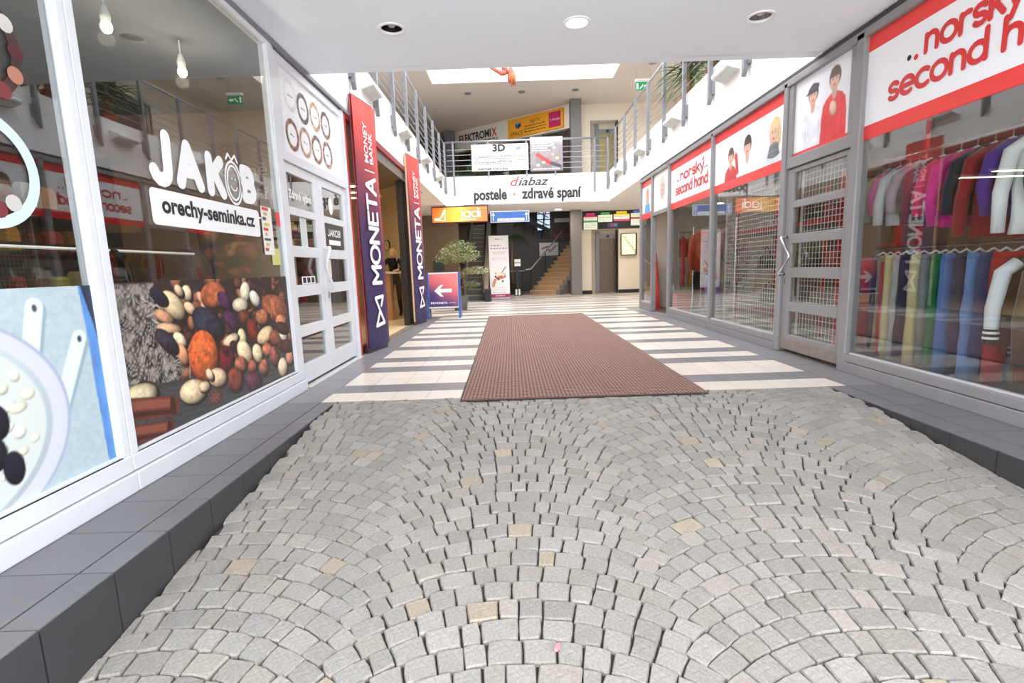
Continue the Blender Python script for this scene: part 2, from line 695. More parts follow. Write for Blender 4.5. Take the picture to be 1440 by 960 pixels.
        a.data.foreach_set('color', buf.ravel())
        me.materials.append(material or PRINT)
        if bend is not None:
            me.polygons.foreach_set('use_smooth', [True] * len(me.polygons))
        me.update()
        o = bpy.data.objects.new(name, me)
        COL.objects.link(o)
        if parent is not None:
            o.parent = parent
            o.matrix_parent_inverse = parent_world(parent).inverted()
        return o

# ================================================================== THE SETTING
FLOOR_LIGHT = mat('cream_floor_tile', (228, 214, 200), 0.28, var=0.03, vscale=4, rand=0.03, bump=0.02, bscale=120)
FLOOR_DARK = mat('grey_floor_tile', (128, 125, 126), 0.32, var=0.05, vscale=4, rand=0.04, bump=0.03, bscale=120)
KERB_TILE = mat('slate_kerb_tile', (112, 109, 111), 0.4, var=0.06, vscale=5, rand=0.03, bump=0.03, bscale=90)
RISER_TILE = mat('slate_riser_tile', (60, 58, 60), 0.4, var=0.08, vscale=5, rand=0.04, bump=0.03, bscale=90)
GROUT = mat('grout', (150, 143, 137), 0.9, var=0.08)
BED = mat('sand_joint', (72, 66, 59), 0.95, var=0.3, vscale=25, bump=0.4, bscale=150)
SHOP_FLOOR = mat('shop_floor', (95, 88, 84), 0.35, var=0.06)
WOOD_FLOOR = mat('pale_wood_floor', (226, 196, 150), 0.4, var=0.06, vscale=3)

T = 0.303
Y0 = 4.19
XF0 = -1.69

# ---- ground outside, the ramp of cobbles
def zr(y):
    return 0.0 if y >= 3.75 else -0.125 * (3.75 - max(y, -0.6))


g = MB()
ys = [-0.6, 0.4, 1.4, 2.4, 3.2, 3.75, 4.19]
xs = [-1.555, 2.69]
vs, fs = [], []
for y in ys:
    for x in xs:
        vs.append((x, y, zr(y) - 0.02))
for i in range(len(ys) - 1):
    fs.append((2 * i, 2 * i + 1, 2 * i + 3, 2 * i + 2))
g.add(vs, fs)
structure('ground', MB().add([(-22, -30, -0.56), (24, -30, -0.56), (24, 0.42, -0.56), (-22, 0.42, -0.56)], [(0, 1, 2, 3)]), mat('pale_paving', (228, 226, 222), 0.9, var=.05), 'paved yard outside the passage')  # unseen yard, coloured pale to bounce light up onto the low ceiling
ramp = structure('floor_cobbled_ramp', g, BED, 'grey cobblestone ramp laid in arcs sloping up to the tiles')

STONE = bpy.data.materials.new('granite_sett')
STONE.use_nodes = True
_nt = STONE.node_tree
_b = _nt.nodes['Principled BSDF']
_b.inputs['Roughness'].default_value = 0.8
_a = _nt.nodes.new('ShaderNodeVertexColor')
_a.layer_name = 'ink'
_tc = _nt.nodes.new('ShaderNodeTexCoord')
_n1 = _nt.nodes.new('ShaderNodeTexNoise')
_n1.inputs['Scale'].default_value = 95
_n1.inputs['Detail'].default_value = 6
_n1.inputs['Roughness'].default_value = 0.7
_nt.links.new(_tc.outputs['Object'], _n1.inputs['Vector'])
_mr = _nt.nodes.new('ShaderNodeMapRange')
_mr.inputs[1].default_value, _mr.inputs[2].default_value = 0.3, 0.7
_mr.inputs[3].default_value, _mr.inputs[4].default_value = 0.78, 1.2
_nt.links.new(_n1.outputs['Fac'], _mr.inputs[0])
_vm = _nt.nodes.new('ShaderNodeVectorMath')
_vm.operation = 'SCALE'
_nt.links.new(_a.outputs[0], _vm.inputs[0])
_nt.links.new(_mr.outputs[0], _vm.inputs['Scale'])
_nt.links.new(_vm.outputs[0], _b.inputs['Base Color'])
_n2 = _nt.nodes.new('ShaderNodeTexNoise')
_n2.inputs['Scale'].default_value = 70
_n2.inputs['Detail'].default_value = 6
_nt.links.new(_tc.outputs['Object'], _n2.inputs['Vector'])
_bp = _nt.nodes.new('ShaderNodeBump')
_bp.inputs['Strength'].default_value = 0.7
_bp.inputs['Distance'].default_value = 0.008
_nt.links.new(_n2.outputs['Fac'], _bp.inputs['Height'])
_nt.links.new(_bp.outputs[0], _b.inputs['Normal'])

stones = []          # (verts, faces, colour, centre)
RARC, HALF, STEP = 1.05, 0.652, 0.098
XLO, XHI = -1.552, 2.687
rs = random.Random(5)


def make_stone(poly, zc):
    """poly: outline on the ramp, counter-clockwise"""
    n = len(poly)
    cx = sum(p[0] for p in poly) / n
    cy = sum(p[1] for p in poly) / n
    h = rs.uniform(-0.003, 0.004)
    tx, ty = rs.uniform(-0.05, 0.05), rs.uniform(-0.05, 0.05)
    v = []
    for (x, y) in poly:
        v.append((x, y, zr(y) - 0.05))
    for (x, y) in poly:
        v.append((x, y, zr(y) + h - 0.008 + tx * (x - cx) + ty * (y - cy)))
    k = 0.075
    for (x, y) in poly:
        x2, y2 = x + (cx - x) * k, y + (cy - y) * k
        v.append((x2, y2, zr(y2) + h + tx * (x2 - cx) + ty * (y2 - cy)))
    f = [tuple(range(2 * n, 3 * n))]
    for i in range(n):
        j = (i + 1) % n
        f.append((i, j, n + j, n + i))
        f.append((n + i, n + j, 2 * n + j, 2 * n + i))
    t = rs.random()
    b = rs.uniform(0.94, 1.05)
    col = (148, 142, 135)
    if t < 0.022:
        col = (160, 146, 128)
    elif t < 0.16:
        col = (149, 141, 132)
    elif t < 0.5:
        col = (144, 139, 133)
    col = tuple(min(255, c * b) for c in col)
    return v, f, srgb(col), (cx, cy)


for ci in range(-2, 3):
    cxc = 0.0 - 0.025 + ci * 2 * HALF
    row = 0
    yk = 4.75
    while yk > -0.7:
        row += 1
        yk -= STEP
        b_lo = -HALF + 0.03 * (1 if row % 2 else -1)
        b_hi = HALF + 0.03 * (1 if row % 2 else -1)
        t0, t1 = math.asin(b_lo / RARC), math.asin(b_hi / RARC)
        length = (t1 - t0) * RARC
        nst = max(8, int(round(length / 0.106)))
        cuts = [t0 + (t1 - t0) * i / nst for i in range(nst + 1)]
        for i in range(1, nst):
            cuts[i] += rs.uniform(-0.024, 0.024)
        for i in range(nst):
            a0, a1 = cuts[i], cuts[i + 1]
            am = (a0 + a1) / 2
            ga = 0.0026 / RARC
            th = STEP * (0.80 + 0.2 * math.cos(am)) * math.cos(am) ** 0.55
            rin, rout = RARC - th * 0.5 + 0.0027, RARC + th * 0.5 - 0.0027
            # points around the stone, rounded corners
            raw = [(a0 + ga, rin), (am, rin - rs.uniform(-.002, .003)), (a1 - ga, rin), (a1 - ga, RARC), (a1 - ga, rout),
                   (am, rout + rs.uniform(-.002, .004)), (a0 + ga, rout), (a0 + ga, RARC)]
            poly = []
            for q, (a, r) in enumerate(raw):
                if q in (0, 2, 4, 6):      # pull corners in a little
                    a += (am - a) * rs.uniform(-0.03, 0.10)
                    r += (RARC - r) * rs.uniform(-0.02, 0.10)
                a += rs.uniform(-.0025, .0025)
                r += rs.uniform(-.0025, .0025)
                x, y = cxc + r * math.sin(a), yk - RARC + r * math.cos(a)
                poly.append((x, y))
            poly = poly[::-1] if sum(poly[k][0] * poly[(k + 1) % 8][1] - poly[(k + 1) % 8][0] * poly[k][1] for k in range(8)) < 0 else poly
            if max(p[0] for p in poly) < XLO + 0.03 or min(p[0] for p in poly) > XHI - 0.03:
                continue
            if min(p[1] for p in poly) > Y0 - 0.035 or max(p[1] for p in poly) < -0.6:
                continue
            poly = [(min(max(x, XLO), XHI), min(y, Y0 - 0.004)) for x, y in poly]
            stones.append(make_stone(poly, 0))


def in_view(x, y, z):
    v = cam.matrix_world.inverted() @ Vector((x, y, z))
    if v.z > -0.2:
        return None
    px = 720 + 700 * v.x / -v.z
    py = 480 - 700 * v.y / -v.z
    return (px, py, -v.z) if -30 < px < 1470 and -30 < py < 985 else None


vis = []
for i, st in enumerate(stones):
    q = in_view(st[3][0], st[3][1], zr(st[3][1]))
    if q:
        vis.append((q[2], i))
vis.sort()
near_ids = set(i for _, i in vis[:296])
rest_v, rest_f, rest_c = [], [], []


def ink(me, cols):
    a = me.color_attributes.new('ink', 'FLOAT_COLOR', 'POINT')
    buf = np.ones((len(cols), 4), np.float32)
    buf[:, :3] = cols
    a.data.foreach_set('color', buf.ravel())


for i, (v, f, c, ctr) in enumerate(stones):
    if i in near_ids:
        me = bpy.data.meshes.new('cobblestone')
        z0 = zr(ctr[1])
        me.from_pydata([(x - ctr[0], y - ctr[1], z - z0) for x, y, z in v], [], f)
        ink(me, [c] * len(v))
        me.materials.append(STONE)
        o = bpy.data.objects.new('cobblestone', me)
        COL.objects.link(o)
        o.location = (ctr[0], ctr[1], z0)
        o.parent = ramp
    else:
        b = len(rest_v)
        rest_v += v
        rest_f += [tuple(k + b for k in q) for q in f]
        rest_c += [c] * len(v)
me = bpy.data.meshes.new('cobblestone_field')
me.from_pydata(rest_v, [], rest_f)
ink(me, rest_c)
me.materials.append(STONE)
o = bpy.data.objects.new('cobblestone_field', me)
COL.objects.link(o)
o.parent = ramp
o['kind'] = 'stuff'

# ---- tiled floor
pattern = []
while len(pattern) < 60:
    pattern += list('LDLLD') if not pattern else list('LDLLDLLD')
fl = MB().box(-6, 8, Y0, 25, -0.12, -0.003)
floor = structure('floor', fl, GROUT, 'striped cream and grey tiled floor of the passage')


def tile_mesh(w, d, t=0.02, g=0.0025, name='tile'):
    mb = MB()
    mb.box(-w / 2 + g, w / 2 - g, -d / 2 + g, d / 2 - g, -t, 0)
    me = bpy.data.meshes.new(name)
    me.from_pydata(mb.v, [], mb.f)
    return me


def put_tile(me, material, loc, parent, name='tile', rot=None):
    if not me.materials:
        me.materials.append(material)
    o = bpy.data.objects.new(name, me)
    COL.objects.link(o)
    o.location = loc
    if rot:
        o.rotation_euler = rot
    o.parent = parent
    return o


tl, td = tile_mesh(T, T), tile_mesh(T, T)
NROW = 18
for r in range(NROW):
    L = pattern[r] == 'L'
    for c in range(15):
        put_tile(tl if L else td, FLOOR_LIGHT if L else FLOOR_DARK, (XF0 + T * (c + .5), Y0 + T * (r + .5), 0), floor)
lf, df = MB(), MB()
for r in range(NROW, 52):
    y = Y0 + T * r
    c0 = -1 if y < 11.8 else -13
    c1 = 16 if y < 12.5 else 24
    for c in range(c0, c1):
        if y < 11.8 and c in (-1,):
            continue
        if y < 12.5 and c == 15:
            continue
        (lf if pattern[r] == 'L' else df).box(XF0 + T * c + .0025, XF0 + T * (c + 1) - .0025, y + .0025, y + T - .0025, -.02, 0)
tag(lf.build('cream_tile_field', FLOOR_LIGHT, floor), kind='stuff')
tag(df.build('grey_tile_field', FLOOR_DARK, floor), kind='stuff')
bl, br = tile_mesh(0.31, T), tile_mesh(0.385, T)
for r in range(25):
    y = Y0 + T * (r + .5)
    put_tile(bl, FLOOR_DARK, (-1.845, y, 0), floor, 'border_tile')
    if r < 27:
        put_tile(br, FLOOR_DARK, (3.0475, y, 0), floor, 'border_tile')
thr = MB().box(-2.12, -2.002, 4.78, 6.5, -0.02, 0.004)
thr.build('threshold_strip', mat('pale_stone', (205, 202, 198), 0.5, var=0.05), floor)

# ---- kerbs either side of the ramp
kl = structure('trim_1', MB().box(-2.06, -1.567, 0.42, Y0, -0.6, -0.012), GROUT, 'dark tiled kerb left of the cobbles')
k1, k2, k3 = tile_mesh(0.132, 0.305, g=.003), tile_mesh(0.315, 0.305, g=.003), tile_mesh(0.305, 0.42, g=.003)
for i in range(13):
    y = Y0 - 0.305 * (i + .5)
    if y < 0.5:
        break
    put_tile(k1, KERB_TILE, (-1.555 - 0.066, y, 0), kl, 'kerb_tile')
    put_tile(k2, KERB_TILE, (-1.69 - 0.1575, y, 0), kl, 'kerb_tile')
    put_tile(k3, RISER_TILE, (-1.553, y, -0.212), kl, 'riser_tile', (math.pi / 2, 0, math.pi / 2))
kr = structure('trim_2', MB().box(2.702, 3.25, 0.42, Y0, -0.6, -0.012), GROUT, 'dark tiled kerb right of the cobbles')
k4, k5 = tile_mesh(0.17, 0.305, g=.003), tile_mesh(0.34, 0.305, g=.003)
for i in range(13):
    y = Y0 - 0.305 * (i + .5)
    if y < 0.5:
        break
    put_tile(k4, KERB_TILE, (2.69 + 0.085, y, 0), kr, 'kerb_tile')
    put_tile(k5, KERB_TILE, (2.86 + 0.17, y, 0), kr, 'kerb_tile')
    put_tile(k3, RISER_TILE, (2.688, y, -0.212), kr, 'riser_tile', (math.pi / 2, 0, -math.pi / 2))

# ---- low ceiling over the entrance, with three recessed lamps cut in
ZC = 3.135
LAMPS = [(-0.95, 4.565), (0.62, 4.565), (2.18, 4.58)]
cb = MB()
CX0, CX1, CY0, CY1 = -2.16, 3.34, -0.3, 5.36


def ring_cell(mb, cx, cy, s, r, z, n=24):
    c = [(cx - s, cy - s), (cx + s, cy - s), (cx + s, cy + s), (cx - s, cy + s)]
    b = len(mb.v)
    mb.v += [(x, y, z) for x, y in c]
    mb.v += [(cx + r * math.cos(2 * math.pi * k / n - 3 * math.pi / 4), cy + r * math.sin(2 * math.pi * k / n - 3 * math.pi / 4), z) for k in range(n)]
    for i in range(4):
        q = n // 4
        arc_ = [b + 4 + (i * q + k) % n for k in range(q + 1)]
        mb.f.append(tuple([b + (i + 1) % 4, b + i] + arc_))


S = 0.15
xcur = CX0
for (lx, ly) in LAMPS:
    cb.add([(xcur, CY0, ZC), (lx - S, CY0, ZC), (lx - S, CY1, ZC), (xcur, CY1, ZC)], [(3, 2, 1, 0)])
    cb.add([(lx - S, CY0, ZC), (lx + S, CY0, ZC), (lx + S, ly - S, ZC), (lx - S, ly - S, ZC)], [(3, 2, 1, 0)])
    cb.add([(lx - S, ly + S, ZC), (lx + S, ly + S, ZC), (lx + S, CY1, ZC), (lx - S, CY1, ZC)], [(3, 2, 1, 0)])
    ring_cell(cb, lx, ly, S, 0.092, ZC)
    xcur = lx + S
cb.add([(xcur, CY0, ZC), (CX1, CY0, ZC), (CX1, CY1, ZC), (xcur, CY1, ZC)], [(3, 2, 1, 0)])
cb.box(CX0, CX1, CY0, CY1, ZC + 0.3, ZC + 0.34)  # unseen cover above the lamp holes, added to block light
cb.box(CX0, CX1, CY1 - 0.005, CY1 + 0.12, ZC, 7.1)
cb.box(CX0, CX1, CY0 - 0.12, CY0, ZC, 7.1)
structure('ceiling', cb, CEIL_NEAR, 'low white ceiling over the entrance')

# ---- upper ceiling with the skylight
SX0, SX1, SY0, SY1 = -2.33, 3.40, 5.5, 16.85
uc = MB()
uc.box(-6.2, SX0, 0.3, 25.2, 6.95, 7.15)
uc.box(SX1, 8.2, 0.3, 25.2, 6.95, 7.15)
uc.box(SX0, SX1, -0.42, SY0, 6.95, 7.15)
uc.box(SX0, SX1, SY1, 25.2, 6.95, 7.15)
structure('ceiling_upper', uc, CEIL_UP, 'beige upper ceiling around the skylight')

# ---- outer walls
structure('wall_left', MB().box(-6.2, -6.0, 0.3, 25.2, -0.1, 7), WALL_CREAM, 'outer wall behind the left shops')
structure('wall_right', MB().box(8.0, 8.2, 0.3, 25.2, -0.1, 7), WALL_CREAM, 'outer wall behind the right shop')
structure('wall_back', MB().box(-6.2, 8.2, 25.0, 25.2, -0.1, 7), BROWN_WALL, 'brown back wall of the passage')
fw = MB().box(-6.2, -2.06, 0.3, 0.42, -0.6, 7)
structure('wall_front_left', fw, WALL_WHITE, 'street wall of the left shop')
fw = MB().box(3.25, 8.2, 0.3, 0.42, -0.6, 7)
structure('wall_front_right', fw, WALL_WHITE, 'street wall of the right shop')

# ---- shop interiors: partitions, ceilings, floors
SHOP_CEIL = mat('shop_ceiling_grey', (92, 92, 94), 0.9, var=0.05)
structure('ceiling_shop_left', MB().box(-6, -2.1, 0.42, 6.55, 3.13, 3.25), SHOP_CEIL, 'grey ceiling of the nut shop')
structure('ceiling_bank', MB().box(-6, -2.1, 6.6, 13.6, 3.13, 3.25), mat('bank_ceiling', (150, 135, 112), 0.9), 'ceiling of the bank office')
structure('ceiling_shop_right', MB().box(3.3, 8, 0.42, 12.4, 3.13, 3.25), mat('store_ceiling', (170, 160, 150), 0.9), 'ceiling of the clothes shop')
structure('floor_shop_left', MB().box(-6, -2.1, 0.42, 6.55, -0.1, 0.005), SHOP_FLOOR, 'floor of the nut shop')
structure('floor_bank', MB().box(-6, -2.12, 6.6, 13.6, -0.1, 0.006), WOOD_FLOOR, 'pale wood floor of the bank office')
structure('floor_shop_right', MB().box(3.3, 8, 0.42, 12.4, -0.1, 0.005), SHOP_FLOOR, 'dark floor of the clothes shop')
structure('wall_partition_left', MB().box(-6, -2.13, 6.55, 6.62, 0, 3.13), mat('shop_umber', (140, 104, 84), 0.8, var=0.05), 'beige partition beside the bank')
bank = MB()
_d = Vector((-1.6, 1.75, 0)).normalized()
_fr = F((-2.13, 11.75, 0), _d)
bank.fbox(_fr, 0, 2.4, 0, 3.13, -0.06, 0.06)
bank.box(-6, -3.7, 13.45, 13.6, 0, 3.13)
structure('wall_bank', bank, mat('bank_wall', (214, 190, 150), 0.8, var=0.03), 'end wall of the bank office')
structure('wall_shop_right_end', MB().box(3.32, 8, 12.4, 12.5, 0, 3.13), WALL_CREAM, 'end wall of the clothes shop')
structure('wall_shop_right_back', MB().box(7.0, 7.1, 0.42, 12.4, 0, 3.13), mat('store_back', (104, 84, 74), 0.8, var=0.1), 'back wall of the clothes shop')

# ---- balconies and bridge
FZ0, FZ1 = 3.12, 4.03
lb = MB().box(-2.28, -2.04, 5.36, 16.36, FZ0, FZ1).box(-6, -2.28, 5.36, 19.1, 3.26, 3.9).box(-6, -2.28, 13.6, 19.1, 3.12, 3.26)
lb.box(-2.28, -2.1, 16.36, 19.1, 3.12, 3.9)
structure('wall_balcony_left', lb, WALL_WHITE, 'white parapet of the left balcony')
rb = MB().box(3.19, 3.56, 5.36, 16.36, FZ0, FZ1).box(3.56, 8, 5.36, 19.1, 3.26, 3.9).box(3.56, 8, 12.5, 19.1, 3.12, 3.26)
rb.box(2.7, 8, 19.1, 19.4, 3.12, 3.9).box(3.25, 3.56, 16.36, 19.1, 3.12, 3.9)
structure('wall_balcony_right', rb, WALL_WHITE, 'white parapet of the right balcony')
bg = MB().box(-2.04, 3.19, 16.36, 16.6, FZ0 - 0.02, FZ1 - 0.03).box(-2.1, 3.25, 16.6, 19.1, FZ0, 3.9)
bridge = structure('wall_bridge', bg, WALL_WHITE, 'white footbridge across the passage')

# ---- far wall with the lift openings
lw = MB()
for z0, z1, oz0, oz1 in ((0, 3.12, 0, 2.42), (3.9, 6.95, 3.9, 6.38)):
    lw.box(2.66, 3.09, 19.4, 19.9, z0, z1)
    lw.box(4.12, 8, 19.4, 19.9, z0, z1)
    lw.box(3.09, 4.12, 19.4, 19.9, oz1, z1)
    lw.box(2.66, 8, 19.9, 20.0, z0, z1)
lw.box(2.66, 8, 19.4, 20, 3.12, 3.9)
structure('wall_lift', lw, WALL_CREAM, 'cream wall around the lift doors')
bb = MB().box(2.66, 3.09, 19.375, 19.4, 0, 0.13).box(4.12, 8, 19.375, 19.4, 0, 0.13)
structure('baseboard_lift', bb, DARK, 'dark skirting along the lift wall')
lc = mat('lift_lining_grey', (72, 70, 70), 0.6, var=0.04)
for k, z in enumerate((0.0, 3.9)):
    top = 2.42 if k == 0 else 6.38
    d = sroot('door_%d' % (11 + k), (3.6, 19.7, z), ('steel lift doors on the ground floor' if k == 0 else 'lift doors on the upper floor'))
    MB().box(3.095, 3.115, 19.42, 19.88, z + 0.002, top).box(4.10, 4.115, 19.42, 19.88, z + 0.002, top).build('reveal', lc, d)
    st = mat('lift_steel', (120, 106, 96), 0.4, metal=.35, var=.06) if k == 0 else mat('lift_gold', (168, 156, 110), 0.35, metal=0.5)
    MB().box(3.32, 3.46, 19.78, 19.86, z, top - 0.02).build('door_frame', STEEL_MATT, d)
    MB().box(3.46, 4.1, 19.78, 19.84, z + 2.1, z + 2.26).build('indicator_panel', STEEL_MATT, d)
    MB().box(3.47, 3.83, 19.80, 19.84, z, z + 2.1).build('door_panel', st, d, bevel=0.004)
    MB().box(3.835, 4.1, 19.82, 19.86, z, z + 2.1).build('door_panel', st, d, bevel=0.004)
    MB().box(3.74, 3.84, 19.77, 19.79, z + 2.14, z + 2.23).build('display', BLACK, d)

# ---- pillars
for nm, x0, x1, y0, y1, lab in (('pillar', 2.24, 2.62, 18.7, 19.15, 'grey square pillar beside the stairs'),
                                ):
    structure('column_1', MB().box(x0, x1, y0, y1, 0, 3.12).box(x0 + .04, x1 + .04, y0, y1, 3.9, 6.95), GREY_WALL, lab, bevel=0.01)
structure('column_2', MB().box(-2.68, -2.28, 22.2, 22.6, 3.0, 6.95), mat('pillar_dark_grey', (105, 104, 106), 0.7), 'dark grey pillar behind the footbridge')

# ---- stair well walls
structure('wall_stairs', MB().box(-0.62, 5.2, 23.6, 23.8, 0, 3.9), mat('stair_wall_grey', (96, 92, 90), 0.8, var=0.06), 'dark grey wall behind the stairs')
structure('wall_escalator', MB().box(-6, -1.95, 19.12, 19.27, 0, 3.9), BROWN_WALL, 'brown wall left of the escalator')
structure('floor_upper', MB().box(-6, 8, 23.8, 25, 3.5, 3.9), GREY_WALL, 'upper landing slab')
# upper shop front behind the bridge, oblique, with its lintel
_a, _b2 = Vector((2.30, 19.25, 0)), Vector((-2.45, 22.75, 0))
UF = F(_b2, (_a - _b2))
ULEN = (_a - _b2).length
ul = MB().fbox(UF, 0, ULEN, 6.12, 6.95, -0.25, 0)
structure('wall_upper_lintel', ul, WALL_CREAM, 'cream lintel above the upper shop windows')
structure('wall_upper_shop', MB().fbox(UF, -3.3, ULEN, 3.9, 6.95, -1.6, -1.5), mat('upper_shop_dark', (92, 84, 78), 0.7, var=0.2, vscale=2), 'dim interior behind the upper shop windows')
# doorways in the upper right wall
uw = MB().box(6.2, 6.3, 5.4, 8.6, 3.9, 6.95).box(6.2, 6.3, 9.5, 13.2, 3.9, 6.95).box(6.2, 6.3, 15.2, 19.4, 3.9, 6.95)
uw.box(6.2, 6.3, 8.6, 9.5, 6.0, 6.95).box(6.2, 6.3, 13.2, 15.2, 6.0, 6.95)
structure('wall_upper_right', uw, WALL_CREAM, 'cream wall along the right balcony')
lw2 = MB().box(-5.2, -5.1, 5.4, 19.1, 3.9, 6.95)
structure('wall_upper_left', lw2, mat('taupe_plaster', (168, 152, 138), 0.85, var=0.02), 'taupe wall along the left balcony')
for k, (y0, y1) in enumerate(((8.6, 9.5), (13.2, 15.2))):
    d = sroot('door_%d' % (13 + k), (6.3, (y0 + y1) / 2, 3.9), 'dark doorway in the upper right wall')
    MB().box(6.32, 6.36, y0, y1, 3.9, 6.0).build('door_leaf', mat('dark_plum_door', (78, 70, 78), 0.5), d)
    MB().box(6.19, 6.22, y0 - .05, y0, 3.9, 6.05).box(6.19, 6.22, y1, y1 + .05, 3.9, 6.05).box(6.19, 6.22, y0, y1, 6.0, 6.05).build('door_frame', mat('door_frame_grey', (110, 108, 108), 0.5), d)

# ================================================================== LEFT SHOP FRONT
LW = LEFT(-2.05)          # plane of the left glazing, u = y, v = z
NUTS = [(0.452, 0.74, 0.069, -0.09, -0.075, -0.023, (215, 190, 150)), (0.592, 0.807, 0.003, -0.052, 0.048, -0.002, (225, 200, 165)), (0.519, 0.827, 0.018, -0.038, -0.036, -0.005, (200, 175, 140)), (0.359, 0.683, 0.074, -0.04, -0.028, -0.026, (190, 140, 105)), (0.391, 0.612, 0.106, -0.021, -0.006, -0.029, (215, 170, 130)), (0.473, 0.53, 0.041, -0.049, -0.04, -0.014, (225, 205, 170)), (0.479, 0.435, 0.017, -0.069, -0.046, -0.002, (215, 150, 110)), (0.605, 0.711, 0.041, -0.042, -0.04, -0.014, (215, 180, 140)), (0.735, 0.764, 0.031, -0.049, -0.036, -0.008, (205, 150, 120)), (0.762, 0.711, 0.029, -0.035, -0.037, -0.008, (200, 150, 115)), (0.354, 0.539, 0.068, -0.077, -0.05, -0.021, (45, 40, 50)), (0.337, 0.804, 0.047, -0.051, -0.047, -0.016, (35, 32, 45)), (0.775, 0.597, 0.119, -0.109, -0.11, -0.041, (45, 45, 60)), (0.874, 0.783, 0.145, -0.008, -0.018, -0.088, (175, 95, 60)), (0.993, 0.728, 0.054, -0.073, -0.063, -0.015, (70, 35, 65)), (1.05, 0.586, 0.056, -0.077, -0.065, -0.013, (75, 40, 70)), (1.277, 0.782, -0.016, -0.078, 0.071, -0.003, (225, 215, 190)), (1.414, 0.721, 0.037, -0.068, -0.068, -0.009, (215, 210, 195)), (1.192, 0.69, 0.107, -0.008, -0.011, -0.052, (215, 200, 170)), (1.52, 0.648, 0.059, -0.023, -0.041, -0.028, (40, 45, 80)), (1.751, 0.618, 0.185, -0.114, -0.157, -0.056, (150, 85, 55)), (1.504, 0.571, 0.108, -0.011, -0.013, -0.061, (165, 105, 75)), (1.226, 0.598, 0.081, -0.029, -0.04, -0.046, (95, 50, 40)), (1.332, 0.47, 0.029, -0.102, -0.073, -0.001, (115, 40, 30)), (1.516, 0.419, 0.115, 0.054, 0.075, -0.042, (225, 195, 150)), (1.698, 0.375, 0.119, -0.017, -0.014, -0.064, (130, 75, 50)), (1.828, 0.381, 0.037, -0.074, -0.063, -0.004, (235, 220, 200)), (1.819, 0.509, 0.088, -0.034, -0.06, -0.037, (190, 120, 90)), (1.825, 0.443, 0.108, -0.048, -0.059, -0.031, (60, 35, 30)), (1.168, 0.449, 0.005, -0.067, 0.056, -0.008, (215, 200, 160)), (1.015, 0.451, 0.095, 0.027, 0.036, -0.033, (225, 200, 160)), (1.064, 0.393, 0.042, -0.048, -0.052, -0.008, (60, 30, 28)), (1.182, 0.332, 0.039, -0.096, -0.095, -0.0, (225, 200, 160)), (1.365, 0.29, 0.005, -0.078, 0.076, -0.013, (225, 205, 165)), (1.522, 0.297, 0.082, -0.014, -0.012, -0.055, (175, 105, 80)), (0.928, 0.327, -0.019, -0.091, 0.094, -0.017, (110, 20, 30)), (0.933, 0.388, 0.02, -0.035, -0.029, -0.011, (60, 20, 30)), (1.108, 0.252, 0.081, -0.016, -0.012, -0.06, (160, 95, 75)), (1.262, 0.2, 0.064, -0.013, -0.012, -0.058, (150, 85, 65)), (1.439, 0.164, 0.075, -0.015, -0.014, -0.065, (150, 90, 75)), (1.63, 0.22, 0.077, -0.038, -0.017, -0.079, (135, 75, 65)), (1.015, 0.158, 0.099, -0.023, -0.018, -0.088, (120, 60, 45)), (1.26, 0.091, 0.114, -0.026, -0.017, -0.079, (80, 45, 60)), (1.765, 0.098, -0.018, -0.082, 0.087, -0.018, (225, 200, 170)), (1.914, 0.156, 0.077, -0.014, -0.013, -0.061, (190, 130, 100)), (1.874, 0.276, 0.164, -0.026, -0.012, -0.053, (75, 40, 35)), (0.683, 0.39, -0.034, -0.167, 0.151, -0.037, (205, 95, 45)), (0.807, 0.219, 0.101, -0.023, -0.013, -0.064, (220, 190, 150)), (0.721, 0.257, 0.022, -0.042, -0.032, -0.008, (225, 195, 155)), (0.536, 0.188, 0.128, 0.004, 0.026, -0.078, (220, 195, 155)), (0.649, 0.192, 0.059, 0.0, 0.008, -0.035, (215, 190, 150)), (0.098, 0.276, 0.125, -0.001, 0.008, -0.064, (200, 185, 150))]
SACK = [(-0.0, 0.878), (0.307, 0.875), (0.283, 0.714), (0.303, 0.57), (0.391, 0.426), (0.479, 0.341), (0.412, 0.287), (0.251, 0.301), (0.133, 0.352), (-0.008, 0.319)]


def pane(fr, u0, u1, v0, v1, parent, w0=-0.006, w1=0.0, name='pane', material=None):
    return MB().fbox(fr, u0, u1, v0, v1, w0, w1).build(name, material or GLASS, parent)


def bars(parent, fr, u0, u1, v0, v1, t, w0, w1, material, names=('stile', 'rail'), bev=0.004):
    """four bars around an opening u0..u1 x v0..v1 of thickness t = (left, right, bottom, top)"""
    l, r, b, tp = t
    MB().fbox(fr, u0 - l, u0, v0 - b, v1 + tp, w0, w1).build(names[0], material, parent, bevel=bev)
    MB().fbox(fr, u1, u1 + r, v0 - b, v1 + tp, w0, w1).build(names[0], material, parent, bevel=bev)
    MB().fbox(fr, u0, u1, v0 - b, v0, w0, w1).build(names[1], material, parent, bevel=bev)
    MB().fbox(fr, u0, u1, v1, v1 + tp, w0, w1).build(names[1], material, parent, bevel=bev)


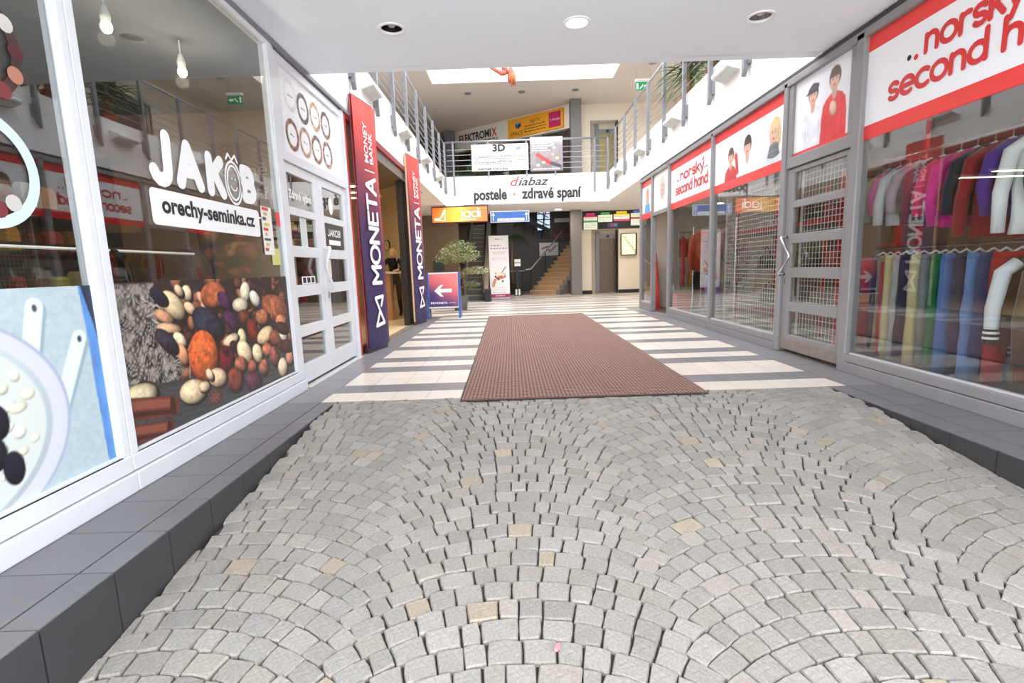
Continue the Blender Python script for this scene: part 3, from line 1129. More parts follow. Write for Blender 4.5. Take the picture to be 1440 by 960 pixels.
# window beside the camera with the bowl print
w1 = sroot('window_1', (-2.05, 1.5, 0), 'white shop window with bowl and spoon print')
bars(w1, LW, 0.55, 2.445, 0.195, 3.05, (0.12, 0.045, 0, 0.08), -0.05, 0.03, WHITE_FRAME)
MB().fbox(LW, 0.43, 2.49, 0.108, 0.195, -0.05, 0.035).build('sill', WHITE_FRAME, w1, bevel=0.006)
MB().fbox(LW, 0.43, 2.49, 0.0, 0.102, -0.06, 0.05).build('base_board', WHITE_FRAME, w1, bevel=0.006)
MB().fbox(LW, 0.55, 2.445, 0.195, 0.212, -0.01, 0.02).fbox(LW, 2.43, 2.445, 0.212, 3.05, -0.01, 0.018).build('glazing_bead', WHITE_FRAME, w1, bevel=0.004)
pane(LW, 0.55, 2.43, 0.2, 3.05, w1)

cv = Canvas(1.88, 0.87, 300, 170, (176, 194, 200))
cv.mix(np.clip(0.5 + 1.2 * cv.noise(0.02, 3), 0, 1) * 0.25, (225, 232, 232))
ox, oz = 0.55, 0.212
def _b(y, z): return y - ox, z - oz
# blue cloth edge, spoons, bowl, oats, berries
cv.poly([_b(2.36, 1.09), _b(2.43, 1.09), _b(2.43, 0.2), _b(2.385, 0.2), _b(2.375, 0.55), _b(2.37, 0.9)], (92, 142, 206), 0.12, 4, 0.1)
cv.poly([_b(2.37, 1.09), _b(2.43, 1.09), _b(2.43, 0.80), _b(2.415, 0.9)], (38, 46, 70))
for (x0, z0, x1, z1, r) in ((2.13, 1.0, 2.05, 0.70, 0.042), (2.325, 0.84, 2.13, 0.45, 0.04)):
    cv.line(*_b(x0 + .012, z0 - .02), *_b(x1 + .012, z1), r, (150, 172, 182))
    cv.line(*_b(x0, z0), *_b(x1, z1), r * .95, (222, 236, 242))
    cv.ellipse(*_b(x0, z0 - .005), 0.011, 0, 0, 0.016, (60, 70, 80))
cx, cz = _b(1.62, 0.55)
cv.ellipse(cx, cz, 0.60, 0, 0, 0.47, (170, 178, 198))
cv.ellipse(cx, cz, 0.585, 0, 0, 0.455, (210, 212, 226))
cv.ellipse(cx - .01, cz, 0.52, 0, 0, 0.40, (205, 216, 222), 0.2)
cv.ellipse(cx - .02, cz, 0.50, 0, 0, 0.38, (212, 218, 212))
rr = random.Random(2)
for i in range(90):
    a, r = rr.uniform(0, 6.28), rr.uniform(0, 0.42) ** 0.8
    cv.ellipse(cx + r * math.cos(a) * 0.9, cz + r * math.sin(a) * 0.75, rr.uniform(.02, .04), 0.005, -0.005, rr.uniform(.015, .03), rr.choice([(236, 232, 210), (226, 222, 196), (240, 238, 224)]), 0.5)
for i in range(14):
    a, r = rr.uniform(0, 6.28), rr.uniform(0.05, 0.33)
    cv.ellipse(cx + r * math.cos(a), cz + r * math.sin(a) * 0.75, 0.05, 0.0, 0, 0.05, (34, 30, 42), 0.8)
for (y, z) in ((1.9, 0.56), (1.87, 0.44), (1.93, 0.36)):
    cv.ellipse(*_b(y, z), 0.045, 0, 0, 0.07, (30, 28, 40), 0.8)
tag(cv.sheet(LW, ox, oz, w1, w=0.003), 'photo print of an oat bowl with two spoons')
# two round bowl stickers higher up
for (y, z, r, seed) in ((2.03, 2.05, 0.235, 5), (2.02, 1.555, 0.235, 8)):
    rings = MB()
    n = 40
    for k in range(n):
        a0, a1 = 2 * math.pi * k / n, 2 * math.pi * (k + 1) / n
        rings.add([LW.p(y + (r * .8) * math.cos(a0), z + (r * .8) * math.sin(a0), .003), LW.p(y + r * math.cos(a0), z + r * math.sin(a0), .003),
                   LW.p(y + r * math.cos(a1), z + r * math.sin(a1), .003), LW.p(y + (r * .8) * math.cos(a1), z + (r * .8) * math.sin(a1), .003)], [(0, 1, 2, 3)])
    col = mat('bowl_sticker_blue', (206, 222, 236), 0.4) if seed == 8 else mat('bowl_sticker_brown', (66, 44, 40), 0.4, var=0.5, vscale=14)
    stk = rings.build('bowl_sticker', col, w1)
    for k in range(7 if seed == 5 else 4):
        a = -1.4 + 2.9 * k / 6 if seed == 5 else -0.9 - 0.45 * k
        q = r * (.9 if seed == 5 else .68)
        c = [(200, 196, 190), (120, 50, 52), (178, 120, 96), (84, 32, 42)][k % 4]
        e_ = MB()
        e_.flat(LW, [(y + q * math.cos(a) + .035 * math.cos(t) * 1.0, z + q * math.sin(a) + .035 * math.sin(t)) for t in [i * .524 for i in range(12)]], .0045)
        e_.build('nut_motif', mat('nut_motif_%d' % (k % 4), c, 0.4), stk)

# window with the shop name and nut print
w2 = sroot('window_2', (-2.05, 3.5, 0), 'white shop window with nut print and white lettering')
bars(w2, LW, 2.545, 4.56, 0.195, 3.05, (0.05, 0.09, 0, 0.08), -0.05, 0.03, WHITE_FRAME)
MB().fbox(LW, 2.495, 4.70, 0.108, 0.195, -0.05, 0.035).build('sill', WHITE_FRAME, w2, bevel=0.006)
MB().fbox(LW, 2.495, 4.70, 0.0, 0.102, -0.06, 0.05).build('base_board', WHITE_FRAME, w2, bevel=0.006)
MB().fbox(LW, 2.545, 4.56, 0.195, 0.212, -0.01, 0.02).fbox(LW, 2.545, 2.558, 0.212, 3.05, -0.01, 0.018).fbox(LW, 4.547, 4.56, 0.212, 3.05, -0.01, 0.018).build('glazing_bead', WHITE_FRAME, w2, bevel=0.004)
pane(LW, 2.55, 4.555, 0.2, 3.05, w2)

cv = Canvas(2.0, 0.885, 330, 190, (48, 36, 32))
oz = 0.205
cv.mix(np.clip((0.36 - cv.Y) * 9, 0, 1), (74, 74, 74))
cv.mix(np.clip(0.5 + 2.2 * np.sin((cv.Y + 0.12 * cv.noise(0.25, 9)) * 160), 0, 1) * np.clip((0.34 - cv.Y) * 9, 0, 1) * 0.35, (44, 44, 46))
rr = random.Random(8)
for i in range(170):      # dark jumble between the nuts
    x, y = rr.uniform(0.45, 2.0), rr.uniform(0.3, 0.9)
    cv.ellipse(x, y, rr.uniform(.02, .06), 0.01, -0.01, rr.uniform(.02, .05), rr.choice([(96, 58, 46), (62, 40, 38), (122, 76, 56), (44, 38, 50), (142, 92, 66), (84, 40, 40)]), 1.0)
cv.poly(SACK, (100, 94, 88), 1.2, 12, 0.035)
wv = np.sin(cv.X * 190 + 14 * cv.noise(.12, 2)) * np.sin(cv.Y * 120 + 14 * cv.noise(.1, 6))
hold = cv.img.copy()
cv.poly(SACK, (164, 157, 148))
m_ = np.clip(wv * 1.6, 0, 1)[..., None] * 0.8
cv.img = hold * (1 - m_) + cv.img * m_
for i in range(60):
    t = rr.random()
    x, y = 0.2 + 0.28 * t, 0.86 - 0.52 * t ** 0.8
    cv.line(x + rr.uniform(-.03, .06), y + rr.uniform(-.05, .05), x + rr.uniform(0, .12), y - rr.uniform(0, .07), 0.003, rr.choice([(196, 190, 182), (92, 86, 82), (160, 154, 148)]))
for i, q in enumerate(NUTS):
    cx, cz, ax, az, bx, bz, c = q
    cz2 = cz + 0.2 - oz
    cv.ellipse(cx + 0.012, cz2 - 0.014, ax * 1.06, az * 1.06, bx * 1.06, bz * 1.06, (34, 24, 22))
    cv.ellipse(cx, cz2, ax, az, bx, bz, c, 0.85, 0.45 if sum(c) < 420 else 0.2, i, 0.03)
    if sum(c) > 330:
        cv.ellipse(cx - .25 * abs(bx), cz2 + .35 * max(abs(az), abs(bz)), ax * .2, az * .2, bx * .25, bz * .25, tuple(min(255, v * 1.13 + 8) for v in c), 0.2)
    if c == (205, 95, 45):
        m_ = cv.noise(.012, 3)
        det = ax * bz - az * bx
        dx, dy = cv.X - cx, cv.Y - cz2
        ins = (((dx * bz - dy * bx) / det) ** 2 + ((dy * ax - dx * az) / det) ** 2) < .92
        cv.mix(np.clip(m_ * 3, 0, 1) * ins * .3, (226, 136, 84))
        cv.mix(np.clip(-m_ * 3, 0, 1) * ins * .25, (160, 60, 26))
for i in range(7):       # star anise
    a = i * 2 * math.pi / 7 + .3
    x, y = 0.75 + .085 * math.cos(a), 0.09 + .06 * math.sin(a)
    cv.line(0.75, 0.09, x, y, 0.011, (92, 52, 42))
    cv.line(0.75, 0.09, x * .6 + .75 * .4, y * .6 + .09 * .4, 0.006, (150, 92, 70))
for (x0, y0, x1, y1, r) in ((-0.02, 0.22, 0.33, 0.145, 0.062), (-0.03, 0.085, 0.28, 0.02, 0.05)):
    cv.line(x0, y0, x1, y1, r, (104, 56, 44))
    cv.line(x0, y0 + r * .35, x1, y1 + r * .35, r * .4, (140, 80, 62))
    cv.line(x0, y0 - r * .5, x1, y1 - r * .5, r * .2, (70, 36, 30))
    cv.ellipse(x1 + .005, y1, .025, 0, 0, r * .95, (70, 34, 28))
tag(cv.sheet(LW, 2.553, oz, w2, w=0.003), 'photo print of nuts, dried apricot and burlap sack')

# lettering of the shop name, round and bold
for ch, u, v, s, rot in (('J', 2.99, 1.655, 0.30, -.05), ('A', 3.23, 1.665, 0.265, .03), ('K', 3.545, 1.665, 0.25, -.03), ('B', 3.99, 1.675, 0.235, .02)):
    stroke_text(ch, LW, u, v + .03, s * 0.88, 0.042, VINYL_WHITE, w2, sx=0.95, rot=rot)
for rx, rz, th in ((0.108, 0.152, 0.009), (0.082, 0.122, 0.008)):
    MB().stroke(LW, arc(3.845, 1.79, rx, rz, 0, 360, 36), th, 0.002).build('logo_ring', VINYL_WHITE, w2)
MB().stroke(LW, [(3.77, 1.95), (3.80, 1.99), (3.845, 1.955), (3.89, 1.995), (3.92, 1.95)], 0.009, 0.002).build('logo_leaf', VINYL_WHITE, w2)
MB().stroke(LW, arc(3.845, 1.785, 0.045, 0.05, 205, 335, 8), 0.005, 0.002).build('logo_mouth', VINYL_WHITE, w2)
for q_ in (3.825, 3.868):
    MB().stroke(LW, [(q_, 1.82)], 0.008, 0.002).build('logo_eye', VINYL_WHITE, w2)
plate = MB()
u0, u1, v0, v1, r = 2.93, 4.17, 1.415, 1.625, 0.03
pts = arc(u1 - r, v1 - r, r, r, 0, 90, 4) + arc(u0 + r, v1 - r, r, r, 90, 180, 4) + arc(u0 + r, v0 + r, r, r, 180, 270, 4) + arc(u1 - r, v0 + r, r, r, 270, 360, 4)
pl = plate.flat(LW, pts, 0.002).build('web_address_plate', VINYL_WHITE, w2)
text('orechy-seminka.cz', LW, 3.02, 1.492, 0.138, INK_DARK, pl, w=0.004, bold=0.0045, width=1.07)

# papers stuck beside the door post
cv = Canvas(0.18, 0.46, 40, 70, (238, 236, 228))
cv.rect(0, .40, .18, .46, (120, 110, 96))
for i in range(9):
    cv.rect(.02 + .02 * (i % 2), .03 + .042 * i, .08 + .05 * (i % 3) / 2, .055 + .042 * i, [(206, 66, 60), (214, 196, 90), (70, 66, 66), (190, 180, 120)][i % 4])
tag(cv.sheet(LW, 4.205, 1.275, w2, w=0.004, name='leaflet'), 'small printed opening leaflet')
MB().fbox(LW, 4.475, 4.545, 1.53, 1.65, 0.0015, 0.003).build('sticker', VINYL_RED, w2)
MB().fbox(LW, 4.33, 4.48, 1.19, 1.33, 0.0015, 0.003).build('sticker', mat('yellow_note', (214, 206, 130), 0.6), w2)

# ---- double door with light above
d1 = sroot('door_1', (-2.08, 5.6, 0), 'white double door with five rows of panes')
DW = LEFT(-2.085)
MB().fbox(LW, 4.65, 4.70, 0.0, 3.13, -0.06, 0.02).build('jamb', WHITE_FRAME, d1, bevel=0.004)
MB().fbox(LW, 6.47, 6.535, 0.0, 3.1, -0.06, 0.02).build('jamb', WHITE_FRAME, d1, bevel=0.004)
MB().fbox(LW, 4.70, 6.47, 2.145, 2.235, -0.06, 0.012).build('transom_rail', WHITE_FRAME, d1, bevel=0.004)
MB().fbox(LW, 4.70, 6.47, 2.99, 3.075, -0.06, 0.012).build('transom_rail', WHITE_FRAME, d1, bevel=0.004)
MB().fbox(LW, 4.70, 4.80, 2.235, 2.99, -0.05, 0.008).build('transom_stile', WHITE_FRAME, d1, bevel=0.004)
MB().fbox(LW, 6.40, 6.47, 2.235, 2.99, -0.05, 0.008).build('transom_stile', WHITE_FRAME, d1, bevel=0.004)
MB().fbox(LW, 0.43, 6.80, 3.085, 3.13, -0.06, 0.04).build('cornice', mat('dark_grey_trim', (120, 120, 124), 0.5), d1, bevel=0.004)
cv = Canvas(1.6, 0.755, 200, 110, (240, 240, 242))
cv.mix(np.clip(cv.noise(0.02, 4) * 3, 0, 1) * 0.3, (205, 206, 210))
rings = [(5.04, 2.79, (226, 228, 226), (206, 210, 206)), (5.33, 2.755, (60, 50, 50), (120, 104, 96)), (5.645, 2.765, (206, 160, 120), (240, 214, 180)), (5.955, 2.76, (84, 66, 56), (190, 160, 130)),
         (5.02, 2.425, (74, 48, 44), (190, 120, 90)), (5.325, 2.425, (190, 140, 110), (236, 200, 170)), (5.63, 2.425, (96, 58, 48), (210, 170, 140)), (5.945, 2.435, (120, 52, 44), (220, 190, 160))]
for i, (y, z, c1, c2) in enumerate(rings):
    cv.ring(y - 4.8, z - 2.235, 0.0, 0.145, (238, 238, 240))
    cv.ring(y - 4.8, z - 2.235, 0.103, 0.147, tuple(v * .8 for v in c1) if i else c1, rgb2=tuple(v * .85 for v in c2) if i else c2, seed=i)
    cv.scribble(y - 4.8 - .05, y - 4.8 + .05, z - 2.235 - .008, .014, (70, 70, 74), i, 3)
tag(cv.sheet(LW, 4.8, 2.235, d1, w=-0.01, name='print'), 'white sheet with eight ring shaped bowls of nuts')
ROWS = [(0.225, 0.495), (0.605, 0.885), (1.0, 1.27), (1.375, 1.665), (1.74, 2.05)]
for li, (u0, u1, p0, p1) in enumerate(((4.705, 5.552, 4.80, 5.43), (5.558, 6.465, 5.675, 6.335))):
    lf_ = thing('door_leaf', DW.p((u0 + u1) / 2, 0.03), None, None)
    lf_.parent = d1
    lf_.matrix_parent_inverse = parent_world(d1).inverted()
    MB().fbox(DW, u0, p0, 0.035, 2.14, -0.02, 0.022).build('stile', WHITE_FRAME, lf_, bevel=0.004)
    MB().fbox(DW, p1, u1, 0.035, 2.14, -0.02, 0.022).build('stile', WHITE_FRAME, lf_, bevel=0.004)
    edges = [0.035] + [v for r_ in ROWS for v in r_] + [2.14]
    for k in range(0, len(edges), 2):
        MB().fbox(DW, p0, p1, edges[k], edges[k + 1], -0.02, 0.022).build('crossbar', WHITE_FRAME, lf_, bevel=0.004)
    for (a, b) in ROWS:
        pane(DW, p0, p1, a, b, lf_, -0.004, 0.002)
    if li == 1:
        hb = MB().tube([DW.p(5.60, 1.385, .022), DW.p(5.60, 1.385, .085), DW.p(5.585, 1.38, .09), DW.p(5.42, 1.17, .09), DW.p(5.605, 0.945, .09), DW.p(5.615, .94, .085), DW.p(5.615, .94, .022)], 0.016, 8)
        tag(hb.build('handle', mat('white_handle', (225, 226, 230), 0.35), lf_, smooth=True), 'chevron shaped pull handle')
        MB().fbox(DW, 5.60, 5.635, 0.83, 0.90, .02, .03).build('lock', STEEL, lf_)
        pd = MB().fbox(DW, p0 + .01, p1 - .01, 1.385, 1.66, .0025, .004).build('sign_panel', mat('dark_film', (64, 56, 54), 0.35), lf_)
        stroke_text('JAKOB', DW, 5.80, 1.53, 0.07, 0.008, VINYL_WHITE, lf_, w=0.006, fit=0.40)
        MB().fbox(DW, 5.82, 6.2, 1.43, 1.485, .004, .0055).build('sign_strip', VINYL_WHITE, lf_)
        MB().fbox(DW, 5.70, 5.82, 1.06, 1.26, .0025, .004).build('leaflet', mat('cream_paper', (226, 216, 196), 0.7), lf_)
        ovl = MB().flat(DW, arc(5.96, 1.875, 0.07, 0.10, 0, 360, 20)[:-1], .004)
        ovl.build('sticker', VINYL_WHITE, lf_)
    else:
        text('Zdravá výživa', DW, 4.85, 1.83, 0.11, VINYL_WHITE, lf_, w=0.004, bold=0.004, width=0.54)
        MB().fbox(DW, 5.05, 5.21, 1.375, 1.66, .0025, .004).build('leaflet', mat('pale_paper', (206, 210, 204), 0.7), lf_)
        q = MB().fbox(DW, 4.98, 5.31, 1.005, 1.08, .0025, .004).build('sticker_row', VINYL_WHITE, lf_)
        for k in range(3):
            MB().fbox(DW, 5.0 + k * .105, 5.075 + k * .105, 1.015, 1.07, .0045, .005).build('sticker_mark', INK_DARK, q)
# red post between the nut shop and the bank
structure('trim_3', MB().box(-2.12, -2.035, 6.54, 6.62, 0.0, 3.12), RED_METAL, 'narrow red post between nut shop and bank', bevel=0.003)

# ---- inside the nut shop
JW = LEFT(-5.2)
structure('wall_nut_shop_back', MB().box(-5.4, -5.25, 0.42, 6.55, 0, 3.13), mat('nut_shop_wall', (74, 66, 62), 0.8, var=0.1), 'dim back wall of the nut shop')
t = thing('wall_poster', (-3.2, 6.53, 1.6), 'brown wall poster with pale writing inside nut shop', 'poster')
PF = FRONT(6.52)
MB().fbox(PF, -3.75, -2.35, 1.75, 2.75, 0.0, 0.02).build('board', mat('brown_poster', (112, 62, 46), 0.5, var=0.05), t)
pm = mat('pale_poster_ink', (190, 160, 140), 0.6)
text('krásně jedí a', PF, -3.65, 2.35, 0.2, pm, t, w=0.023, width=1.2)
text('Přijď', PF, -3.2, 2.05, 0.2, pm, t, w=0.023)
t = thing('wall_poster', (-3.2, 6.53, 0.6), 'nut photo poster on the partition behind the window', 'poster')
cv = Canvas(1.7, 1.0, 90, 60, (70, 50, 44))
for i in range(75):
    cv.ellipse(rr.uniform(0, 1.7), rr.uniform(0, 1.0), rr.uniform(.05, .13), rr.uniform(-.03, .03), rr.uniform(-.02, .02), rr.uniform(.05, .1),
               rr.choice([(150, 84, 66), (110, 66, 56), (186, 132, 104), (60, 44, 48), (168, 60, 56)]), 0.9)
MB().fbox(PF, -4.0, -2.25, 0.68, 1.72, 0.0, 0.015).build('board', DARK, t)
cv.sheet(PF, -3.98, 0.7, t, w=0.018)

t = thing('display_counter', (-3.5, 4.0, 0), 'glass display counter with curved front in nut shop', 'counter')
MB().box(-3.9, -3.05, 2.0, 5.2, 0.005, 0.85).build('base_cabinet', mat('counter_grey', (120, 118, 116), 0.5), t)
for y in (2.02, 3.0, 4.05, 5.16):
    MB().tube([(-3.06, y, 0.85), (-3.05, y, 1.0), (-3.08, y, 1.2), (-3.16, y, 1.33), (-3.3, y, 1.38), (-3.85, y, 1.38)], 0.018, 6).build('rib', BLACK, t)
gl = MB()
prof = [(-3.06, 0.86), (-3.05, 1.0), (-3.08, 1.2), (-3.16, 1.33), (-3.3, 1.38), (-3.85, 1.38)]
rr2 = []
for (x, z) in prof:
    rr2.append((x, z))
for i in range(len(prof) - 1):
    (xa, za), (xb, zb) = prof[i], prof[i + 1]
    gl.add([(xa, 2.03, za), (xa, 5.15, za), (xb, 5.15, zb), (xb, 2.03, zb)], [(0, 1, 2, 3)])
gl.build('curved_glass', GLASS, t, smooth=True)
MB().box(-3.85, -3.15, 2.05, 5.12, 1.1, 1.115).build('shelf', GLASS, t)
MB().tube([(-3.2, 2.1, 1.34), (-3.2, 5.1, 1.34)], 0.012, 6).build('light_strip', mat('case_tube', (255, 250, 240), 0.4, emit=.3), t)
GOODS = [(206, 190, 120), (182, 72, 60), (226, 226, 220), (96, 120, 82), (150, 104, 70), (214, 150, 70), (80, 70, 78), (236, 214, 60), (110, 60, 50), (200, 204, 206)]
GN = ['pale yellow', 'brick red', 'white', 'olive green', 'tan', 'orange', 'charcoal', 'bright yellow', 'dark brown', 'silver grey']
WHERE = ['first', 'second', 'third', 'fourth', 'fifth', 'sixth', 'seventh', 'eighth', 'ninth', 'tenth', 'eleventh', 'twelfth']
sh = thing('product_shelf', (-5.0, 4.2, 0), 'dark shelving unit along the nut shop back wall', 'shelf')
for z in (0.5, 0.95, 1.4, 1.85, 2.3):
    MB().box(-5.25, -4.9, 1.6, 6.4, z, z + 0.03).build('shelf_board', DARK, sh)
for y in (1.6, 3.2, 4.8, 6.38):
    MB().box(-5.25, -4.9, y, y + .03, 0.006, 2.6).build('upright', DARK, sh)
for row, z in enumerate((0.98, 1.43, 1.88)):
    for k in range(12):
        c = (k * 3 + row * 4) % 10
        y = 3.34 + k * 0.235 + (.14 if k > 5 else 0)
        hh, ww = rr.uniform(.16, .27), rr.uniform(.06, .085)
        b_ = MB()
        b_.loft([[(-5.05 + sx_ * ww * s_ * .6, y + sy_ * ww * s_, z + .001 + hh * h_) for sx_, sy_ in ((-1, -1), (1, -1), (1, 1), (-1, 1))] for h_, s_ in ((0, .96), (.1, 1), (.8, 1), (1, .7))])
        tag(b_.build('product_pack', mat('pack_%d' % c, GOODS[c], 0.5)), '%s pack, %s along the %s shelf of the nut shop' % (GN[c], WHERE[k], ('lower', 'middle', 'upper')[row]), 'food pack', 'packs on the nut shop shelves')
for k, (y, x) in enumerate(((4.62, -2.8), (3.80, -2.8))):
    t = thing('pendant_bulb', (x, y, 3.13), 'bare glowing bulb on white cord, ' + ('right one near the shop name' if k == 0 else 'left one beside the window post'), 'lamp', 'hanging bulbs in the nut shop')
    MB().tube([(x, y, 3.13), (x, y, 3.0 + .12 * 0)], 0.006, 6).build('cord', VINYL_WHITE, t)
    MB().lathe((x, y, 2.90), [(0.03, 0), (0.034, 0.05), (0.02, 0.1), (0.012, 0.12)], 12).build('socket', VINYL_WHITE, t, smooth=True)
    MB().ell((x, y, 2.87), 0.036, 0.036, 0.042).build('bulb', mat('bulb_glow', (255, 236, 190), 0.3, emit=14.0), t, smooth=True)
    pl_ = bpy.data.lights.new('bulb_light', 'POINT')
    pl_.energy, pl_.color, pl_.shadow_soft_size = 14, (1, .88, .7), 0.05
    lo = bpy.data.objects.new('bulb_light', pl_)
    COL.objects.link(lo)
    lo.parent = t
    lo.location = (0, 0, -.34)

# ================================================================== RIGHT SHOP FRONT
RW = RIGHT(3.22)          # u = -y, v = z


def rbox(y0, y1, z0, z1, w0, w1, fr=RW):
    return MB().fbox(fr, -y1, -y0, z0, z1, w0, w1)


SIGN_WHITE = mat('sign_white', (243, 243, 245), 0.4)


def figure_paint(cv, cx, cy, s, hair, cloth, scarf=None, hat=None, skin=(226, 178, 152), long_hair=False, hair_side=0):
    """a head and shoulders on a printed panel; s = head height"""
    if long_hair:
        cv.ellipse(cx + hair_side * .12 * s, cy - .15 * s, .52 * s, 0, 0, .85 * s, hair, .3, .2, 3, .02)
    sh = [(cx - .22 * s, cy - .62 * s), (cx - .62 * s, cy - .80 * s), (cx - .86 * s, cy - 1.05 * s), (cx - .98 * s, cy - 1.7 * s), (cx - 1.05 * s, cy - 6 * s),
          (cx + 1.05 * s, cy - 6 * s), (cx + .98 * s, cy - 1.7 * s), (cx + .86 * s, cy - 1.05 * s), (cx + .62 * s, cy - .80 * s), (cx + .22 * s, cy - .62 * s)]
    cv.poly(sh, cloth, .12, 5, .09)
    for e in (-1, 1):
        cv.line(cx + e * .62 * s, cy - 1.5 * s, cx + e * .7 * s, cy - 4 * s, .02 * s, tuple(v * .82 for v in cloth))
    cv.ellipse(cx, cy - .6 * s, .2 * s, 0, 0, .35 * s, tuple(v * .92 for v in skin))
    cv.ellipse(cx, cy + .08 * s, .45 * s, 0, 0, .52 * s, hair, .3)
    cv.ellipse(cx - .02 * s, cy - .08 * s, .36 * s, 0, 0, .46 * s, skin, .12)
    for e in (-1, 1):
        cv.ellipse(cx - .02 * s + e * .14 * s, cy, .05 * s, 0, 0, .025 * s, (70, 52, 46))
        cv.line(cx - .02 * s + e * .08 * s, cy + .09 * s, cx - .02 * s + e * .22 * s, cy + .09 * s, .014 * s, (120, 86, 66))
    cv.line(cx - .03 * s, cy - .02 * s, cx - .05 * s, cy - .15 * s, .02 * s, (202, 150, 126))
    cv.ellipse(cx - .03 * s, cy - .28 * s, .1 * s, 0, 0, .045 * s, (180, 70, 70))
    cv.poly([(cx - .4 * s, cy + .1 * s), (cx + .4 * s, cy + .1 * s), (cx + .3 * s, cy + .5 * s), (cx - .3 * s, cy + .5 * s)], hair) if not long_hair else None
    if long_hair:
        cv.poly([(cx - .4 * s, cy + .05 * s), (cx - .1 * s, cy + .3 * s), (cx + .4 * s, cy + .05 * s), (cx + .3 * s, cy + .5 * s), (cx - .3 * s, cy + .5 * s)], hair)
    if scarf:
        for k in range(4):
            cv.ellipse(cx, cy - (.62 + .14 * k) * s, (.42 + .05 * k) * s, 0, 0, .14 * s, tuple(v * (1 - .12 * (k % 2)) for v in scarf), .4)
    if hat:
        cv.ellipse(cx, cy + .32 * s, .5 * s, .06 * s, -.03 * s, .22 * s, hat, .4)
        cv.ellipse(cx - .3 * s, cy + .18 * s, .4 * s, .03 * s, 0, .07 * s, hat)


def sill(parent, y0, y1):
    rbox(y0, y1, 0.105, 0.178, -0.05, 0.045).build('sill', GREY_FRAME, parent, bevel=0.005)
    rbox(y0, y1, 0.0, 0.100, -0.06, 0.055).build('base_board', GREY_FRAME, parent, bevel=0.005)
    rbox(y0 + .03, y1 - .03, 0.178, 0.196, -0.01, 0.028).build('glazing_bead', mat('highlight_bead', (190, 188, 188), 0.3), parent, bevel=0.004)  # paler than the frame: the highlight along the bead is in its colour


def sign_panel(parent, y0, y1, z0=2.13, z1=2.995, lower=0.12, upper=0.125, white=True):
    """white sign board with a red band along its top and bottom edge"""
    if white:
        rbox(y0, y1, z0 + lower, z1 - upper, -0.02, 0.004).build('sign_board', SIGN_WHITE, parent)
    rbox(y0, y1, z0, z0 + lower, -0.02, 0.0045).build('red_band', VINYL_RED, parent)
    if upper > 0:
        rbox(y0, y1, z1 - upper, z1, -0.02, 0.0045).build('red_band', VINYL_RED, parent)


def shop_name(parent, y_l1, w_l1, y_l2, w_l2, zb1, zb2, xh, r):
    stroke_text('norskY', RW, -y_l1, zb1, xh, r, INK_RED, parent, w=0.008, fit=w_l1)
    stroke_text('second hand', RW, -y_l2, zb2, xh, r, INK_RED, parent, w=0.008, fit=w_l2)
    for (dy, dz) in ((.16, .02), (.09, 0.0)):
        MB().stroke(RW, [(-y_l1 - dy, zb1 + dz)], r * 1.1, 0.008).build('dot', INK_DARK if dz else INK_RED, parent)
    for (dy, dz) in ((.05, .02), (.13, .02)):
        MB().stroke(RW, [(-y_l1 + w_l1 + dy, zb1 + dz)], r * 1.0, 0.008).build('dot', INK_DARK, parent)


def post(parent, y0, y1, z1=3.06, w1=0.05):
    rbox(y0, y1, 0.0, z1, -0.06, w1).build('post', GREY_FRAME, parent, bevel=0.012)


w3 = sroot('window_3', (3.22, 2.8, 0), 'grey shop window with large red and white sign near camera')
post(w3, 4.715, 4.825, 3.06, 0.05)
post(w3, 2.30, 2.38)
post(w3, 0.42, 0.55)
sill(w3, 0.5, 4.715)
pane(RW, -4.72, -2.38, 0.18, 2.13, w3)
pane(RW, -2.30, -0.55, 0.18, 2.13, w3)
sign_panel(w3, 0.55, 4.715)
shop_name(w3, 4.08, 0.74, 4.43, 1.56, 2.625, 2.385, 0.122, 0.0195)
rbox(0.42, 12.48, 3.0, 3.075, -0.06, 0.05).build('head_rail', GREY_FRAME, w3, bevel=0.008)
rbox(0.42, 12.48, 3.075, 3.125, -0.06, 0.03).build('dark_rail', mat('dark_grey_rail', (58, 56, 58), 0.5), w3)  # dark grey line above the head rail

# glazed door
d2 = sroot('door_2', (3.22, 5.4, 0), 'grey single door with five panes and chevron handle')
GW = RIGHT(3.235)
dl = thing('door_leaf', GW.p(-5.4, 0.03), None, None)
dl.parent = d2
dl.matrix_parent_inverse = parent_world(d2).inverted()
y0, y1, p0, p1 = 4.83, 5.945, 4.92, 5.80
MB().fbox(GW, -p0, -y0, 0.04, 2.1, -0.02, 0.025).build('stile', GREY_FRAME, dl, bevel=0.005)
MB().fbox(GW, -y1, -p1, 0.04, 2.1, -0.02, 0.025).build('stile', GREY_FRAME, dl, bevel=0.005)
edges = [0.04] + [v for r_ in ROWS for v in r_] + [2.1]
for k in range(0, len(edges), 2):
    MB().fbox(GW, -p1, -p0, edges[k], edges[k + 1], -0.02, 0.025).build('crossbar', GREY_FRAME, dl, bevel=0.005)
MB().fbox(GW, -y1 + .02, -y0 - .02, 0.05, 0.17, 0.025, 0.03).build('kick_plate', mat('scuffed_kick_plate', (150, 138, 128), 0.45, metal=0.3, var=0.15, vscale=12), dl)
for (a, b) in ROWS:
    pane(GW, -p1, -p0, a, b, dl, -0.004, 0.002)
hb = MB().tube([GW.p(-5.885, 1.345, .022), GW.p(-5.885, 1.345, .09), GW.p(-5.875, 1.335, .1), GW.p(-5.70, 1.13, .1), GW.p(-5.90, 0.925, .1), GW.p(-5.91, .92, .09), GW.p(-5.91, .92, .022)], 0.016, 8)
tag(hb.build('handle', CHROME, dl, smooth=True), 'chevron shaped steel pull handle')
